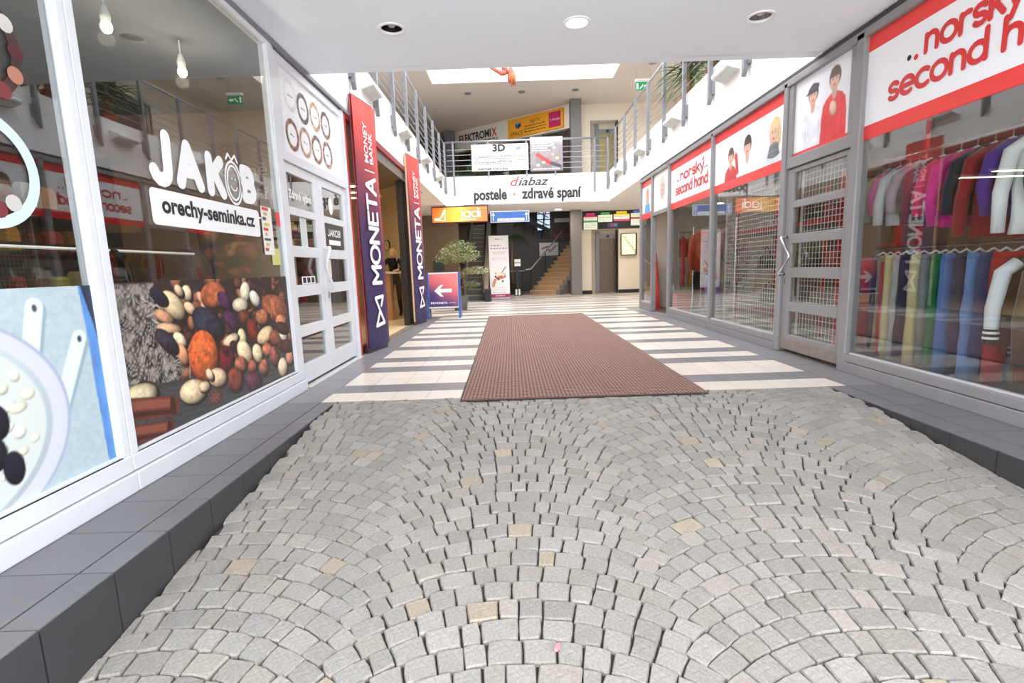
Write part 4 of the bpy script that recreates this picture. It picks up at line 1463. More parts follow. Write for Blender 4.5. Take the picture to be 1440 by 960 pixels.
MB().fbox(GW, -5.90, -5.865, 0.82, 0.88, .025, .035).build('lock', CHROME, dl)
rbox(4.83, 5.945, 2.11, 2.225, -0.05, 0.03).build('transom_rail', GREY_FRAME, d2, bevel=0.005)
rbox(4.83, 4.91, 2.225, 3.0, -0.05, 0.03).build('transom_stile', GREY_FRAME, d2, bevel=0.005)
rbox(5.86, 5.945, 2.225, 3.0, -0.05, 0.03).build('transom_stile', GREY_FRAME, d2, bevel=0.005)
cv = Canvas(0.95, 0.775, 110, 96, (236, 236, 240))
figure_paint(cv, .33, .56, .19, (60, 54, 54), (232, 232, 238), hat=(64, 62, 66))
figure_paint(cv, .68, .60, .2, (92, 62, 48), (226, 58, 62))
cv.ellipse(.67, .33, .05, 0.02, -.03, .07, (226, 180, 158), .3)
cv.rect(0, 0, .95, .035, (232, 64, 62))
cv.sheet(RW, -5.86, 2.225, d2, w=0.002)

# two bays beyond the door
w4 = sroot('window_4', (3.22, 7.0, 0), 'grey shop window under a sign with three people')
post(w4, 5.95, 6.03)
post(w4, 8.05, 8.13)
sill(w4, 6.03, 8.05)
pane(RW, -8.05, -6.03, 0.18, 2.13, w4)
sign_panel(w4, 6.03, 8.05, white=False)
cv = Canvas(2.02, 0.62, 220, 74, (241, 241, 244))
figure_paint(cv, 0.56, 0.33, .21, (110, 74, 56), (206, 58, 56))
cv.ellipse(.70, .32, .03, .05, -.035, .02, (226, 180, 158), .2)
cv.line(.73, .30, .78, .08, .04, (206, 58, 56))
figure_paint(cv, 1.07, 0.36, .24, (70, 52, 44), (240, 238, 238))
cv.line(1.07, .2, 1.07, .0, .006, (200, 200, 204))
figure_paint(cv, 1.75, 0.36, .25, (226, 196, 140), (214, 218, 224), scarf=(120, 122, 126), long_hair=True, hair_side=1)
cv.sheet(RW, -8.05, 2.25, w4, w=0.004)

w5 = sroot('window_5', (3.22, 9.2, 0), 'grey shop window under the smaller red shop name')
post(w5, 10.20, 10.30)
sill(w5, 8.13, 10.20)
pane(RW, -10.20, -8.13, 0.18, 2.13, w5)
sign_panel(w5, 8.13, 10.20)
shop_name(w5, 9.66, 1.15, 9.90, 1.55, 2.61, 2.375, 0.112, 0.018)

d3 = sroot('door_3', (3.22, 10.9, 0), 'open doorway of the clothes shop under a portrait panel')
post(d3, 11.42, 11.50)
rbox(10.30, 11.42, 2.13, 2.21, -0.05, 0.03).build('transom_rail', GREY_FRAME, d3, bevel=0.005)
cv = Canvas(1.10, 0.78, 70, 60, (238, 234, 230))
figure_paint(cv, .62, .48, .3, (206, 196, 180), (236, 232, 226), long_hair=True)
cv.sheet(RW, -11.41, 2.215, d3, w=0.004)

w6 = sroot('window_6', (3.22, 11.95, 0), 'narrow corner window of the clothes shop')
post(w6, 12.40, 12.49)
sill(w6, 11.50, 12.40)
pane(RW, -12.40, -11.50, 0.18, 2.13, w6)
sign_panel(w6, 11.50, 12.40, white=False, lower=.14)
cv = Canvas(0.90, 0.60, 60, 46, (240, 240, 244))
figure_paint(cv, .45, .38, .24, (190, 140, 96), (60, 160, 214), long_hair=True)
cv.sheet(RW, -12.40, 2.27, w6, w=0.004)

# ================================================================== CLOTHES INSIDE
def ring(c, rx, ry, ang, n=12, wob=0.0, rg=random):
    c = Vector(c)
    out = []
    ca, sa = math.cos(ang), math.sin(ang)
    for k in range(n):
        a = 2 * math.pi * k / n
        x, y = rx * math.cos(a), ry * math.sin(a) * (1 + rg.uniform(-wob, wob))
        out.append(c + Vector((x * ca - y * sa, x * sa + y * ca, 0)))
    return out


gr = random.Random(21)
HANGER = mat('white_hanger', (225, 225, 226), 0.3)


def fabric(rgb, key):
    return mat('fabric_' + key, rgb, 0.85, var=0.12, vscale=7, bump=0.35, bscale=35, sheen=0.2)


def hanger(t, c, ang, zr_, half, material=HANGER):
    d = Vector((math.cos(ang), math.sin(ang), 0))
    c = Vector(c)
    pts = [c + Vector((0, 0, .02)) + Vector((0, .0, 0)), c + Vector((0, 0, .055)), Vector((c.x, c.y, zr_ - .02)), Vector((c.x + .02, c.y, zr_ + .012)), Vector((c.x, c.y, zr_ + .024)), Vector((c.x - .018, c.y, zr_ + .012))]
    MB().tube(pts, 0.004, 5).build('hook', CHROME, t)
    MB().tube([c - d * half + Vector((0, 0, -.05)), c + Vector((0, 0, .03)), c + d * half + Vector((0, 0, -.05))], 0.009, 6).build('hanger', material, t)


def top_garment(x, y, zrail, length, rgb, key, label, ang=0.0, half=0.2, sleeve=None, cuff=None, long_sleeve=True, group='garments on the upper rail', cat='shirt', name='hanging_sweater'):
    t = thing(name, (x, y, zrail), label, cat, group)
    m_ = fabric(rgb, key)
    zt = zrail - 0.10
    rings = [ring((x, y, zt + .015), .07, .022, ang), ring((x, y, zt - .01), .12, .03, ang), ring((x, y, zt - .05), half, .036, ang)]
    for k in range(1, 7):
        z = zt - .05 - (length - .05) * k / 6
        rings.append(ring((x, y, z), half * (1 + .04 * k / 6) * gr.uniform(.96, 1.03), .032 + .012 * gr.random(), ang + gr.uniform(-.05, .05), wob=.35, rg=gr))
    MB().loft(rings).build('body', m_, t, smooth=True)
    d = Vector((math.cos(ang), math.sin(ang), 0))
    c = Vector((x, y, zt))
    sl = length * (.98 if long_sleeve else .4)
    ms = fabric(*sleeve) if sleeve else m_
    for s in (-1, 1):
        pts = [c + d * s * half * .72 + Vector((0, 0, -.055)), c + d * s * (half + .03) + Vector((0, 0, -.12)), c + d * s * (half + .07) + Vector((0, 0, -.12 - (sl - .12) * .5)),
               c + d * s * (half + .05 + gr.uniform(-.02, .03)) + Vector((0, 0, -sl))]
        sb = MB().tube(pts, [.05, .052, .047, .04], 8)
        so = sb.build('sleeve', ms, t, smooth=True)
        if cuff:
            e = pts[-1]
            MB().tube([e + Vector((0, 0, -.005)), e + Vector((0, 0, .11))], .047, 10).build('cuff', fabric((28, 28, 32), 'cuff_black'), so)
            for q in (0.035, 0.075):
                MB().tube([e + Vector((0, 0, q)), e + Vector((0, 0, q + .018))], .0485, 10).build('cuff_stripe', VINYL_WHITE, so)
    hanger(t, c + Vector((0, 0, .0)), ang, zrail, half * .8)
    return t


def trousers(x, y, zrail, length, rgb, key, label, ang=0.0, flare=1.0, stripe=None, group='trousers on the lower rail', hem=None):
    t = thing('hanging_trousers', (x, y, zrail), label, 'trousers', group)
    m_ = fabric(rgb, key)
    zt = zrail - 0.07
    d = Vector((math.cos(ang), math.sin(ang), 0))
    c = Vector((x, y, zt))
    MB().loft([ring(c, .17, .03, ang), ring(c + Vector((0, 0, -.05)), .175, .032, ang)]).build('waistband', m_, t, smooth=True)
    for s in (-1, 1):
        rg = []
        for k in range(8):
            f = k / 7
            o_ = d * s * (.085 + .02 * f)
            rg.append(ring(c + o_ + Vector((gr.uniform(-.006, .006), gr.uniform(-.006, .006), -.045 - (length - .045) * f)), .092 * (1 - .25 * f * (2 - flare)), .034, ang, wob=.25, rg=gr))
        lg = MB().loft(rg).build('leg', m_, t, smooth=True)
        if hem:
            e = c + d * s * .105 + Vector((0, 0, -length))
            for q in (.03, .07):
                MB().loft([ring(e + Vector((0, 0, q)), .076, .037, ang), ring(e + Vector((0, 0, q + .016)), .076, .037, ang)]).build('hem_stripe', VINYL_WHITE, lg)
    if stripe:
        p_ = c - d * .19
        MB().tube([p_ + Vector((0, 0, -.06)), p_ + Vector((0, 0, -length * .97)) + d * .0], .012, 6).build('side_stripe', fabric(*stripe), t)
    hanger(t, c, ang, zrail, .12)
    return t


XRAIL = 3.80
rk = thing('clothes_rack', (XRAIL, 3.9, 0.005), 'two tier clothes rack with red posts behind near window', 'clothes rack')
for z in (2.02, 1.17):
    MB().tube([(XRAIL, 0.9, z), (XRAIL, 5.25, z)], 0.0125, 8).build('rail', CHROME, rk, smooth=True)
for y in (0.9, 2.35, 3.86, 5.25):
    MB().box(XRAIL + .40, XRAIL + .44, y - .02, y + .02, 0.006, 2.6).build('post', RED_METAL, rk)
    for z in (2.02, 1.17):
        MB().box(XRAIL + .0, XRAIL + .40, y - .008, y + .008, z + .03, z + .045).build('arm', RED_METAL, rk)

UP = [(5.16, (40, 46, 44), 'dark green', .44), (5.02, (150, 150, 150), 'mottled grey', .50), (4.90, (196, 84, 150), 'orchid pink', .44), (4.79, (214, 212, 214), 'white', .54),
      (4.66, (188, 166, 176), 'dusty lilac', .44), (4.53, (84, 60, 76), 'plum', .56), (4.36, (226, 66, 110), 'coral pink', .50),
      (4.21, (214, 48, 136), 'magenta', .60), (4.06, (36, 38, 54), 'navy', .52), (3.92, (146, 28, 40), 'dark red', .70), (3.76, (84, 46, 140), 'purple', .56),
      (3.58, (240, 240, 238), 'bright white', .70), (3.38, (26, 26, 30), 'black', .5), (3.2, (120, 60, 70), 'maroon', .6), (3.02, (70, 80, 110), 'steel blue', .6), (2.85, (190, 180, 160), 'sand', .6)]
for i, (y, c, nm, ln) in enumerate(UP):
    top_garment(XRAIL, y, 2.02, ln, c, nm.replace(' ', '_'), '%s long sleeved top on the upper rail of the clothes shop' % nm, ang=gr.uniform(-.62, -.18), half=gr.uniform(.17, .22), cuff=None)
LO = [(5.16, (150, 24, 36), 'crimson', .92), (5.06, (36, 40, 58), 'ink blue', .95), (4.96, (150, 134, 96), 'khaki', .93), (4.86, (214, 196, 150), 'cream', 1.0), (4.76, (176, 172, 166), 'pale grey', 1.0),
      (4.65, (34, 36, 52), 'midnight', .98), (4.52, (206, 186, 134), 'straw', 1.02), (4.42, (120, 122, 116), 'ash grey', .98), (4.33, (24, 110, 66), 'green', .98), (4.22, (70, 110, 164), 'mid blue denim', 1.04),
      (4.10, (46, 50, 72), 'dark denim', 1.0), (3.98, (92, 128, 178), 'light blue denim', 1.04), (3.88, (40, 58, 104), 'royal blue', .82), (3.76, (166, 26, 30), 'bright red', 1.0)]
for i, (y, c, nm, ln) in enumerate(LO):
    trousers(XRAIL, y, 1.17, ln, c, 'tr_' + nm.replace(' ', '_'), '%s trousers on the lower rail of the clothes shop' % nm, ang=gr.uniform(-.5, -.1), flare=gr.choice([1, 1.4]),
             stripe=((186, 40, 44), 'stripe_red') if nm == 'cream' else None, hem=(nm == 'royal blue'))
top_garment(XRAIL, 3.62, 1.17, .66, (52, 40, 34), 'coffee', 'coffee brown jacket with white striped sleeves on the lower rail', ang=-.2, sleeve=((232, 232, 236), 'sleeve_white'), cuff=True, half=.19, group='garments on the lower rail', cat='jacket', name='hanging_jacket')
top_garment(XRAIL, 3.42, 1.17, .8, (92, 72, 56), 'tobacco', 'tobacco brown coat on the lower rail', ang=-.1, half=.2, group='garments on the lower rail', cat='coat', name='hanging_coat')
top_garment(XRAIL, 3.26, 1.17, .85, (30, 28, 30), 'jet', 'jet black coat on the lower rail', ang=-.15, half=.2, group='garments on the lower rail', cat='coat', name='hanging_coat')
top_garment(XRAIL, 3.08, 1.17, .84, (30, 30, 34), 'coal', 'black jacket with light green sleeves on the lower rail', ang=-.25, sleeve=((160, 226, 130), 'sleeve_green'), half=.2, group='garments on the lower rail', cat='jacket', name='hanging_jacket')
top_garment(XRAIL, 2.92, 1.17, .8, (110, 60, 40), 'rust', 'rust brown coat on the lower rail', ang=-.1, half=.2, group='garments on the lower rail', cat='coat', name='hanging_coat')

# wire grids behind the door and the next bay
WIRE = mat('pale_wire', (238, 236, 232), 0.4)
for k, (y0, y1, lab) in enumerate(((4.95, 5.95, 'wire display grid behind the glazed door'), (6.15, 8.0, 'wide wire display grid behind the window with three people'))):
    t = thing('wire_grid', (3.42, (y0 + y1) / 2, 0.006), lab, 'display grid', 'wire grids')
    x = 3.40
    wires = MB()
    n = int((y1 - y0) / .062)
    for i in range(1, n):
        y = y0 + (y1 - y0) * i / n
        wires.box(x - .002, x + .002, y - .0034, y + .0034, 0.15, 2.1)
    for i in range(1, 31):
        z = 0.15 + 1.95 * i / 31
        wires.box(x - .006, x - .002, y0, y1, z - .0034, z + .0034)
    wires.build('wire_mesh', WIRE, t)['kind'] = 'stuff'
    for nm, (a, b, c, d) in dict(a=(y0 - .01, y0 + .01, .006, 2.12), b=(y1 - .01, y1 + .01, .006, 2.12)).items():
        MB().box(x - .01, x + .01, a, b, c, d).build('frame_post', WIRE, t)
    for z in (.14, 2.1):
        MB().box(x - .009, x + .009, y0, y1, z, z + .018).build('frame_bar', WIRE, t)

# red shelving with bags and shoes
SHY = [(8.30, 7.05), (7.0, 5.75), (5.7, 5.35)]
rs_ = thing('red_shelving', (4.1, 6.9, 0.005), 'red metal shelving with bags behind the wire grid', 'shelf')
for y in (8.32, 7.02, 5.72):
    for x in (3.72, 4.35):
        MB().box(x - .025, x + .025, y - .025, y + .025, .006, 2.05).build('upright', RED_METAL, rs_)
for z in (0.42, 0.95, 1.47):
    MB().box(3.72, 4.35, 5.72, 8.32, z, z + .025).build('shelf_board', mat('shelf_grey', (96, 92, 92), 0.5), rs_)
MB().box(3.70, 3.74, 5.74, 8.30, 1.50, 1.56).build('front_bar', RED_METAL, rs_)


def handbag(x, y, z, w, h, d, rgb, key, label, slouch=.75):
    t = thing('handbag', (x, y, z), label, 'handbag', 'bags on the red shelving')
    m_ = mat('bag_' + key, rgb, 0.45, var=0.1, bump=0.2)
    rg = []
    for f, s in ((0, .92), (.15, 1.0), (.55, 1.0), (.85, slouch), (1.0, slouch * .8)):
        rg.append([(x + d * s * math.cos(a) * (1 - .4 * f), y + w * s * math.sin(a) * (1.0), z + .001 + h * f) for a in [2 * math.pi * k / 14 for k in range(14)]])
    MB().loft(rg).build('bag_body', m_, t, smooth=True)
    MB().tube([(x, y - w * .5, z + h * .95), (x, y - w * .45, z + h * 1.3), (x, y, z + h * 1.55), (x, y + w * .45, z + h * 1.3), (x, y + w * .5, z + h * .95)], .009, 6).build('handle', m_, t, smooth=True)


BG = [(3.95, 7.9, 1.496, .2, .2, (196, 194, 192), 'silver', 'silver handbag at the far end of the top red shelf'), (3.95, 7.35, 1.496, .2, .24, (210, 206, 200), 'pearl', 'pearl white handbag in the middle of the top red shelf'),
      (3.95, 6.7, 1.496, .16, .2, (40, 38, 40), 'black', 'black handbag on the top red shelf near the door'), (3.95, 6.2, 1.496, .18, .22, (190, 84, 110), 'rose', 'rose pink handbag on the top red shelf by the door'),
      (3.95, 7.8, .976, .18, .2, (54, 48, 46), 'umber', 'umber handbag at the far end of the middle red shelf'), (3.95, 7.25, .976, .2, .19, (196, 180, 132), 'gold', 'gold handbag on the middle red shelf'), (3.95, 6.65, .976, .17, .2, (30, 30, 34), 'onyx', 'dark handbag on the middle red shelf'),
      (3.95, 6.15, .976, .17, .22, (180, 60, 56), 'scarlet', 'scarlet handbag on the middle red shelf'), (3.95, 7.7, .446, .2, .2, (52, 50, 54), 'graphite', 'graphite bag at the far end of the bottom red shelf'), (3.95, 7.1, .446, .15, .14, (214, 212, 208), 'ivory', 'small ivory bag on the bottom red shelf'),
      (3.95, 6.5, .446, .2, .2, (66, 56, 52), 'cocoa', 'cocoa brown bag on the bottom red shelf'), (3.95, 6.05, .446, .15, .18, (110, 110, 116), 'pewter', 'pewter bag on the bottom red shelf near the door')]
for (x, y, z, w, h, c, k, lab) in BG:
    handbag(x, y, z, w, h, .12, c, k, lab)

# garments in the window beyond, and by the open door
top_garment(3.62, 9.55, 1.75, .72, (232, 84, 48), 'orange', 'orange hooded jacket hanging in the far window', ang=.3, half=.2, group='garments in the far window', cat='jacket', name='hanging_jacket')
top_garment(3.66, 8.95, 1.75, .62, (150, 90, 120), 'heather', 'heather pink patterned jacket in the far window', ang=.2, half=.2, group='garments in the far window', cat='jacket', name='hanging_jacket')
top_garment(3.70, 8.45, 1.75, .9, (206, 168, 160), 'blush', 'blush pink cardigan in the far window', ang=.2, half=.2, group='garments in the far window', cat='cardigan', name='hanging_cardigan')
trousers(3.66, 9.1, 0.98, .74, (86, 132, 204), 'tr_sky', 'sky blue trousers hanging low in the far window', ang=.3, group='garments in the far window')
trousers(3.62, 9.62, 0.98, .7, (34, 36, 48), 'tr_black', 'black trousers under the orange jacket', ang=.3, group='garments in the far window')
fr_ = thing('window_rail', (3.64, 9.1, 1.75), 'chrome hanging rails in the far window', 'rail')
MB().tube([(3.64, 8.2, 1.75), (3.64, 10.1, 1.75)], .0125, 8).build('rail', CHROME, fr_)
MB().tube([(3.64, 8.2, .98), (3.64, 10.1, .98)], .0125, 8).build('rail', CHROME, fr_)
for y in (8.2, 10.1):
    MB().tube([(3.64, y, .006), (3.64, y, 1.78)], .0125, 8).build('post', CHROME, fr_)
dr = thing('door_rack', (4.1, 11.0, .006), 'garment rail just inside the open doorway', 'clothes rack')
MB().tube([(3.75, 11.3, 1.75), (5.2, 11.3, 1.75)], .0125, 8).build('rail', CHROME, dr)
for x in (3.75, 5.2):
    MB().tube([(x, 11.3, .006), (x, 11.3, 1.77)], .0125, 8).build('post', CHROME, dr)
for i, (c, nm) in enumerate((((186, 30, 36), 'cherry red'), ((206, 160, 40), 'mustard'), ((96, 120, 60), 'olive'), ((226, 190, 60), 'yellow'), ((60, 60, 54), 'dark moss'), ((180, 206, 70), 'lime'), ((150, 80, 50), 'copper'))):
    top_garment(3.84 + i * .17, 11.3, 1.75, 1.1, c, 'dr_' + nm.replace(' ', '_'), '%s dress on the rail inside the open doorway' % nm, ang=math.pi / 2 - .15, half=.17, long_sleeve=False, group='dresses inside the doorway', cat='dress', name='hanging_dress')
bin_ = MB().loft([[(3.62 + .16 * s * cx_, 10.72 + .22 * s * cy_, .006 + .42 * h_) for cx_, cy_ in ((-1, -1), (1, -1), (1, 1), (-1, 1))] for h_, s in ((0, .86), (1, 1))])
tag(bin_.build('red_bin', RED_METAL, bevel=.01), 'red box standing in the open doorway of the clothes shop', 'box')
pnl = MB().prism(F((3.5, 12.35, 0), (0, -1, 0)), [(0.0, .006), (.55, .006), (.2, 1.35), (0.0, 1.35)], 0, .02)
tag(pnl.build('red_screen', mat('red_fabric_panel', (206, 48, 44), 0.6)), 'tapering red panel behind the corner window', 'screen')

# tube lamps added to brighten the inside of the clothes shop
for k, y in enumerate((2.2, 4.6, 7.0, 9.6)):
    t = thing('ceiling_tube', (5.2, y, 3.12), 'fluorescent tube light on clothes shop ceiling, %s from the street' % WHERE[k], 'lamp', 'clothes shop tube lights')
    MB().box(5.12, 5.28, y - .6, y + .6, 3.07, 3.13).build('housing', VINYL_WHITE, t)
    MB().tube([(5.2, y - .57, 3.05), (5.2, y + .57, 3.05)], .02, 8).build('tube', mat('tube_glow', (255, 246, 232), 0.4, emit=12.0), t)
    ld = bpy.data.lights.new('added_tube_light', 'AREA')
    ld.shape, ld.size, ld.size_y, ld.energy, ld.color = 'RECTANGLE', .08, 1.1, 13, (1, .96, .9)
    lo = bpy.data.objects.new('added_tube_light', ld)
    COL.objects.link(lo)
    lo.parent = t
    lo.location = (0, 0, -.1)

# ================================================================== UPPER LEVEL
PY = [6.95 + 1.17 * k for k in range(9)]      # railing posts


def railing_side(name, x, side, label):
    """balcony railing along y: flat posts bolted to the parapet, thin bars, round handrail; side = +1 towards the passage"""
    t = thing(name, (x, 10.9, 3.5), label, 'railing', 'balcony railings')
    for y in PY[:]:
        po = MB().prism(F((x, y, 0), (0, 1, 0)), [(-.03, 3.56), (.03, 3.48), (.03, 5.0), (.02, 5.03), (-.02, 5.03), (-.03, 5.0)], -.03, .03).build('post', STEEL_MATT, t)
        xs = (x - side * .01, x - side * .062)
        MB().box(min(xs), max(xs), y - .055, y + .055, 3.62, 3.82).build('bracket', STEEL_MATT, t)
        bolts = MB()
        for k in range(5):
            MB().tube([(x - side * .03, y, 4.17 + .15 * k), (x - side * .07, y, 4.17 + .15 * k)], .014, 6).build('bolt', STEEL, po)
    for k in range(5):
        z = 4.17 + .15 * k
        MB().tube([(x - side * .055, 5.4, z), (x - side * .055, 16.3, z)], .0075, 6).build('bar', STEEL, t)
    MB().tube([(x - side * .03, 5.4, 5.03), (x - side * .03, 16.33, 5.03)], .024, 10).build('handrail', STEEL, t, smooth=True)
    return t


rl = railing_side('balcony_railing', -1.99, 1, 'grey steel railing along the left balcony')
rr_ = railing_side('balcony_railing', 3.13, -1, 'grey steel railing along the right balcony')
t = thing('bridge_railing', (0.6, 16.4, 3.9), 'grey steel railing across the footbridge', 'railing', 'balcony railings')
BX = [-1.72, -0.62, 0.58, 1.48, 2.72]
for i, x in enumerate(BX):
    low = 3.42 if i in (0, 4) else 3.93
    MB().box(x - .025, x + .025, 16.30, 16.35, low, 5.05).build('post', STEEL_MATT, t, bevel=.004)
for k in range(5):
    z = 4.17 + .16 * k
    MB().tube([(-1.93, 16.37, z), (3.07, 16.37, z)], .0085, 6).build('bar', STEEL, t)
MB().tube([(-1.95, 16.33, 5.03), (3.10, 16.33, 5.03)], .032, 10).build('handrail', STEEL, t, smooth=True)

# wedge shaped lamps under the railings
LAMPW = mat('lamp_white', (240, 238, 236), 0.5)
LAMPU = mat('lamp_lens', (206, 214, 206), 0.4)
for side, x, ylist in ((1, -2.04, (7.75, 10.09, 12.43, 14.77)), (-1, 3.19, (7.50, 9.87, 12.30, 14.70))):
    for k, y in enumerate(ylist):
        t = thing('wall_lamp', (x, y, 3.68), 'white wedge wall lamp on the %s parapet, %s from the entrance' % ('left' if side > 0 else 'right', WHERE[k]), 'lamp', 'wedge wall lamps')
        # wedge in x-z profile, extruded along y
        fr = F((x, y, 0), (1, 0, 0))
        MB().prism(fr, [(0, 3.66), (side * .17, 3.715), (side * .18, 3.75), (side * .17, 3.78), (0, 3.84)], -.28, .28).build('shade', LAMPW, t, bevel=.01)
        MB().prism(fr, [(side * .02, 3.664), (side * .15, 3.706), (side * .15, 3.700), (side * .02, 3.658)], -.24, .24).build('lens', LAMPU, t)

# ---- diabaz sign on the bridge
BF = FRONT(16.33)
t = thing('bridge_sign', (0.53, 16.34, 3.13), 'white sign board with black lettering on the footbridge', 'sign')
MB().fbox(BF, -1.45, 2.52, 3.12, 3.99, -.03, .02).build('sign_board', mat('sign_board_white', (248, 247, 245), 0.5), t, bevel=.004)
bk = mat('sign_black', (52, 50, 52), 0.5)
text('postele', BF, -1.12, 3.26, 0.46, bk, t, w=.024, bold=.018, width=1.05)
MB().stroke(BF, [(.16, 3.40)], .042, .024).build('bullet', mat('sign_salmon', (206, 110, 92), 0.5), t)
text('zdravé spaní', BF, 0.40, 3.26, 0.46, bk, t, w=.024, bold=.018, width=1.9)
text('d', BF, 0.0, 3.66, 0.40, mat('sign_coral', (222, 84, 76), 0.5), t, w=.024, shear=.35, bold=.006, sx=1.2)
text('iabaz', BF, 0.30, 3.66, 0.36, bk, t, w=.024, shear=.35, bold=.005, width=.98)

# ---- banners tied to the bridge railing
NF = FRONT(16.285)
t = thing('railing_banner', (-.25, 16.28, 4.1), 'white printed banner tied to the footbridge railing', 'banner', 'banners on the footbridge railing')
cv = Canvas(1.78, 0.80, 180, 84, (216, 213, 216))
cv.ellipse(.28, .66, .07, 0, 0, .05, (180, 186, 214), 0, .5, 2)
cv.ellipse(1.48, .66, .08, .01, 0, .045, (120, 134, 190), 0, .5, 2)
for i, y in enumerate((.44, .40, .36, .29, .25, .21)):
    cv.scribble(.08, 1.70 - .5 * (i % 3 == 2) - .3 * (i > 3), y, .022, (84, 80, 88), i)
cv.rect(1.30, .06, 1.74, .24, (250, 248, 250))
for i in range(3):
    cv.scribble(1.34, 1.7, .20 - .05 * i, .015, (110, 106, 112), 20 + i)
cv.sheet(NF, -1.14, 4.13, t, w=.003, name='printed_face')
MB().fbox(NF, -1.14, .64, 4.13, 4.93, -.006, 0.0).build('backing', VINYL_WHITE, t)
text('3D', NF, -.48, 4.72, .28, INK_DARK, t, w=.007, bold=.012, sx=1.15)
text('PARTNER FORTUNA', NF, -.95, 4.16, .085, INK_DARK, t, w=.007, bold=.002, width=.95)
t = thing('railing_banner', (1.0, 16.28, 4.1), 'grey banner with red chilli peppers on the footbridge railing', 'banner', 'banners on the footbridge railing')
cv = Canvas(1.02, 1.02, 90, 90, (150, 140, 142))
cv.mix(np.clip(cv.noise(.12, 4) + .3, 0, 1) * .6, (112, 102, 108))
cv.mix(np.clip((cv.Y - .75) * 5, 0, 1) * .7, (226, 222, 226))
for i in range(4):
    cv.scribble(.05, .55 + .1 * (i % 2), .86 - .07 * i - .05, .03, (244, 242, 244), 30 + i)
cv.line(.24, .48, .52, .30, .06, (204, 52, 44))
cv.line(.30, .42, .62, .22, .055, (222, 70, 60))
cv.line(.52, .30, .80, .20, .03, (190, 44, 40))
cv.line(.66, .22, .92, .13, .05, (74, 70, 80))
for (x, y, c) in ((.25, .17, (240, 226, 196)), (.85, .36, (226, 206, 130)), (.72, .48, (214, 160, 120)), (.70, .78, (240, 224, 214)), (.76, .68, (226, 180, 160)), (.42, .25, (230, 210, 180))):
    cv.ellipse(x, y, .06, .01, -.02, .045, c, .5)
cv.scribble(.08, .92, .045, .035, (246, 244, 246), 77)
cv.sheet(NF, .70, 4.08, t, w=.003, name='printed_face', bend=lambda X, Y: .012 * np.sin(X * 9) * (1 - Y) + .008 * np.sin(Y * 7))
MB().fbox(NF, .70, 1.72, 4.08, 5.10, -.02, -.012).build('backing', VINYL_WHITE, t)

# ---- signs on the oblique wall above the bridge
def on_upper(x):            # distance along the oblique wall for a world x
    return (x - UF.o.x) / UF.r.x


t = thing('shop_sign', UF.p(on_upper(-1.0), 6.2), 'white upper shop sign with black slab lettering', 'sign', 'upper shop signs')
u0, u1 = on_upper(-2.15), on_upper(-.08)
MB().fbox(UF, u0, u1, 6.17, 6.84, 0, .06).build('sign_board', mat('sign_offwhite', (226, 222, 214), 0.5), t, bevel=.006)
o1 = text('ELEKTROMI', UF, u0 + .14, 6.44, .42, INK_DARK, t, w=.064, bold=.014, width=1.75)
o2 = text('L', UF, u0 + .345, 6.442, .415, INK_RED, t, w=.068, bold=.02, width=.15)
text('X', UF, u0 + 1.93, 6.44, .42, INK_RED, t, w=.064, bold=.014, width=.26)
for i in range(2):
    cv = Canvas(1.2, .1, 90, 8, (226, 222, 214))
    cv.scribble(0.02, 1.15, .02, .06, (110, 104, 100), i)
    cv.sheet(UF, u0 + 1.1, 6.27 - .1 * i + .02, t, w=.064, name='small_print')
t = thing('shop_sign', UF.p(on_upper(1.1), 6.2), 'orange upper shop sign with a magenta square at its right end', 'sign', 'upper shop signs')
u0, u1 = on_upper(.08), on_upper(2.12)
MB().fbox(UF, u0, u1, 6.17, 6.86, 0, .08).build('sign_board', mat('sign_orange', (240, 168, 40), 0.45), t, bevel=.006)
MB().fbox(UF, u1 - .62, u1 - .1, 6.24, 6.78, .08, .085).build('magenta_square', mat('sign_magenta', (196, 30, 96), 0.45), t)
text('T-Mobile', UF, u1 - .58, 6.47, .11, VINYL_WHITE, t, w=.088, width=.45)
text('SPACE', UF, u0 + .12, 6.23, .22, INK_DARK, t, w=.083, shear=.25, width=.62)
text('AgiTel', UF, u0 + 1.05, 6.60, .17, INK_DARK, t, w=.083, shear=.25, width=.48)
for i in range(3):
    cv = Canvas(1.05, .07, 80, 7, (240, 168, 40))
    cv.scribble(0.02, 1.0, .015, .045, (90, 66, 40), i + 5)
    cv.sheet(UF, u0 + .78, 6.46 - .1 * i, t, w=.083, name='small_print')
cu = MB()
c0 = UF.p(u0 + .5, 6.60, .085)
for nm, pts, c in (('cube_face', [(-.13, .02), (0, -.06), (0, .1), (-.13, .16)], (36, 96, 150)), ('cube_face', [(0, -.06), (.13, .02), (.13, .16), (0, .1)], (28, 40, 60)), ('cube_face', [(-.13, .16), (0, .1), (.13, .16), (0, .21)], (120, 170, 210))):
    MB().flat(UF, [(u0 + .5 + a, 6.52 + b) for a, b in pts], .083).build(nm, mat('cube_%d' % c[0], c, 0.5), t)

# upper shop windows below the lintel
t = sroot('window_7', UF.p(2.5, 3.9), 'dim upper shop windows behind the footbridge')
for i in range(6):
    u = .1 + i * (ULEN - .2) / 5
    MB().fbox(UF, u - .03, u + .03, 3.9, 6.12, -.16, -.1).build('mullion', mat('window_brown', (86, 50, 44), 0.5), t)
MB().fbox(UF, .1, ULEN - .1, 3.9, 6.12, -.135, -.128).build('pane', GLASS, t)
t = thing('white_poster', UF.p(1.0, 3.95, -.3), 'white poster panels in the upper shop window', 'poster')
MB().fbox(UF, .75, 1.35, 4.0, 5.0, -.24, -.2).build('panel', VINYL_WHITE, t)
MB().fbox(UF, 1.5, 2.9, 4.0, 5.0, -.24, -.2).build('panel', VINYL_WHITE, t)

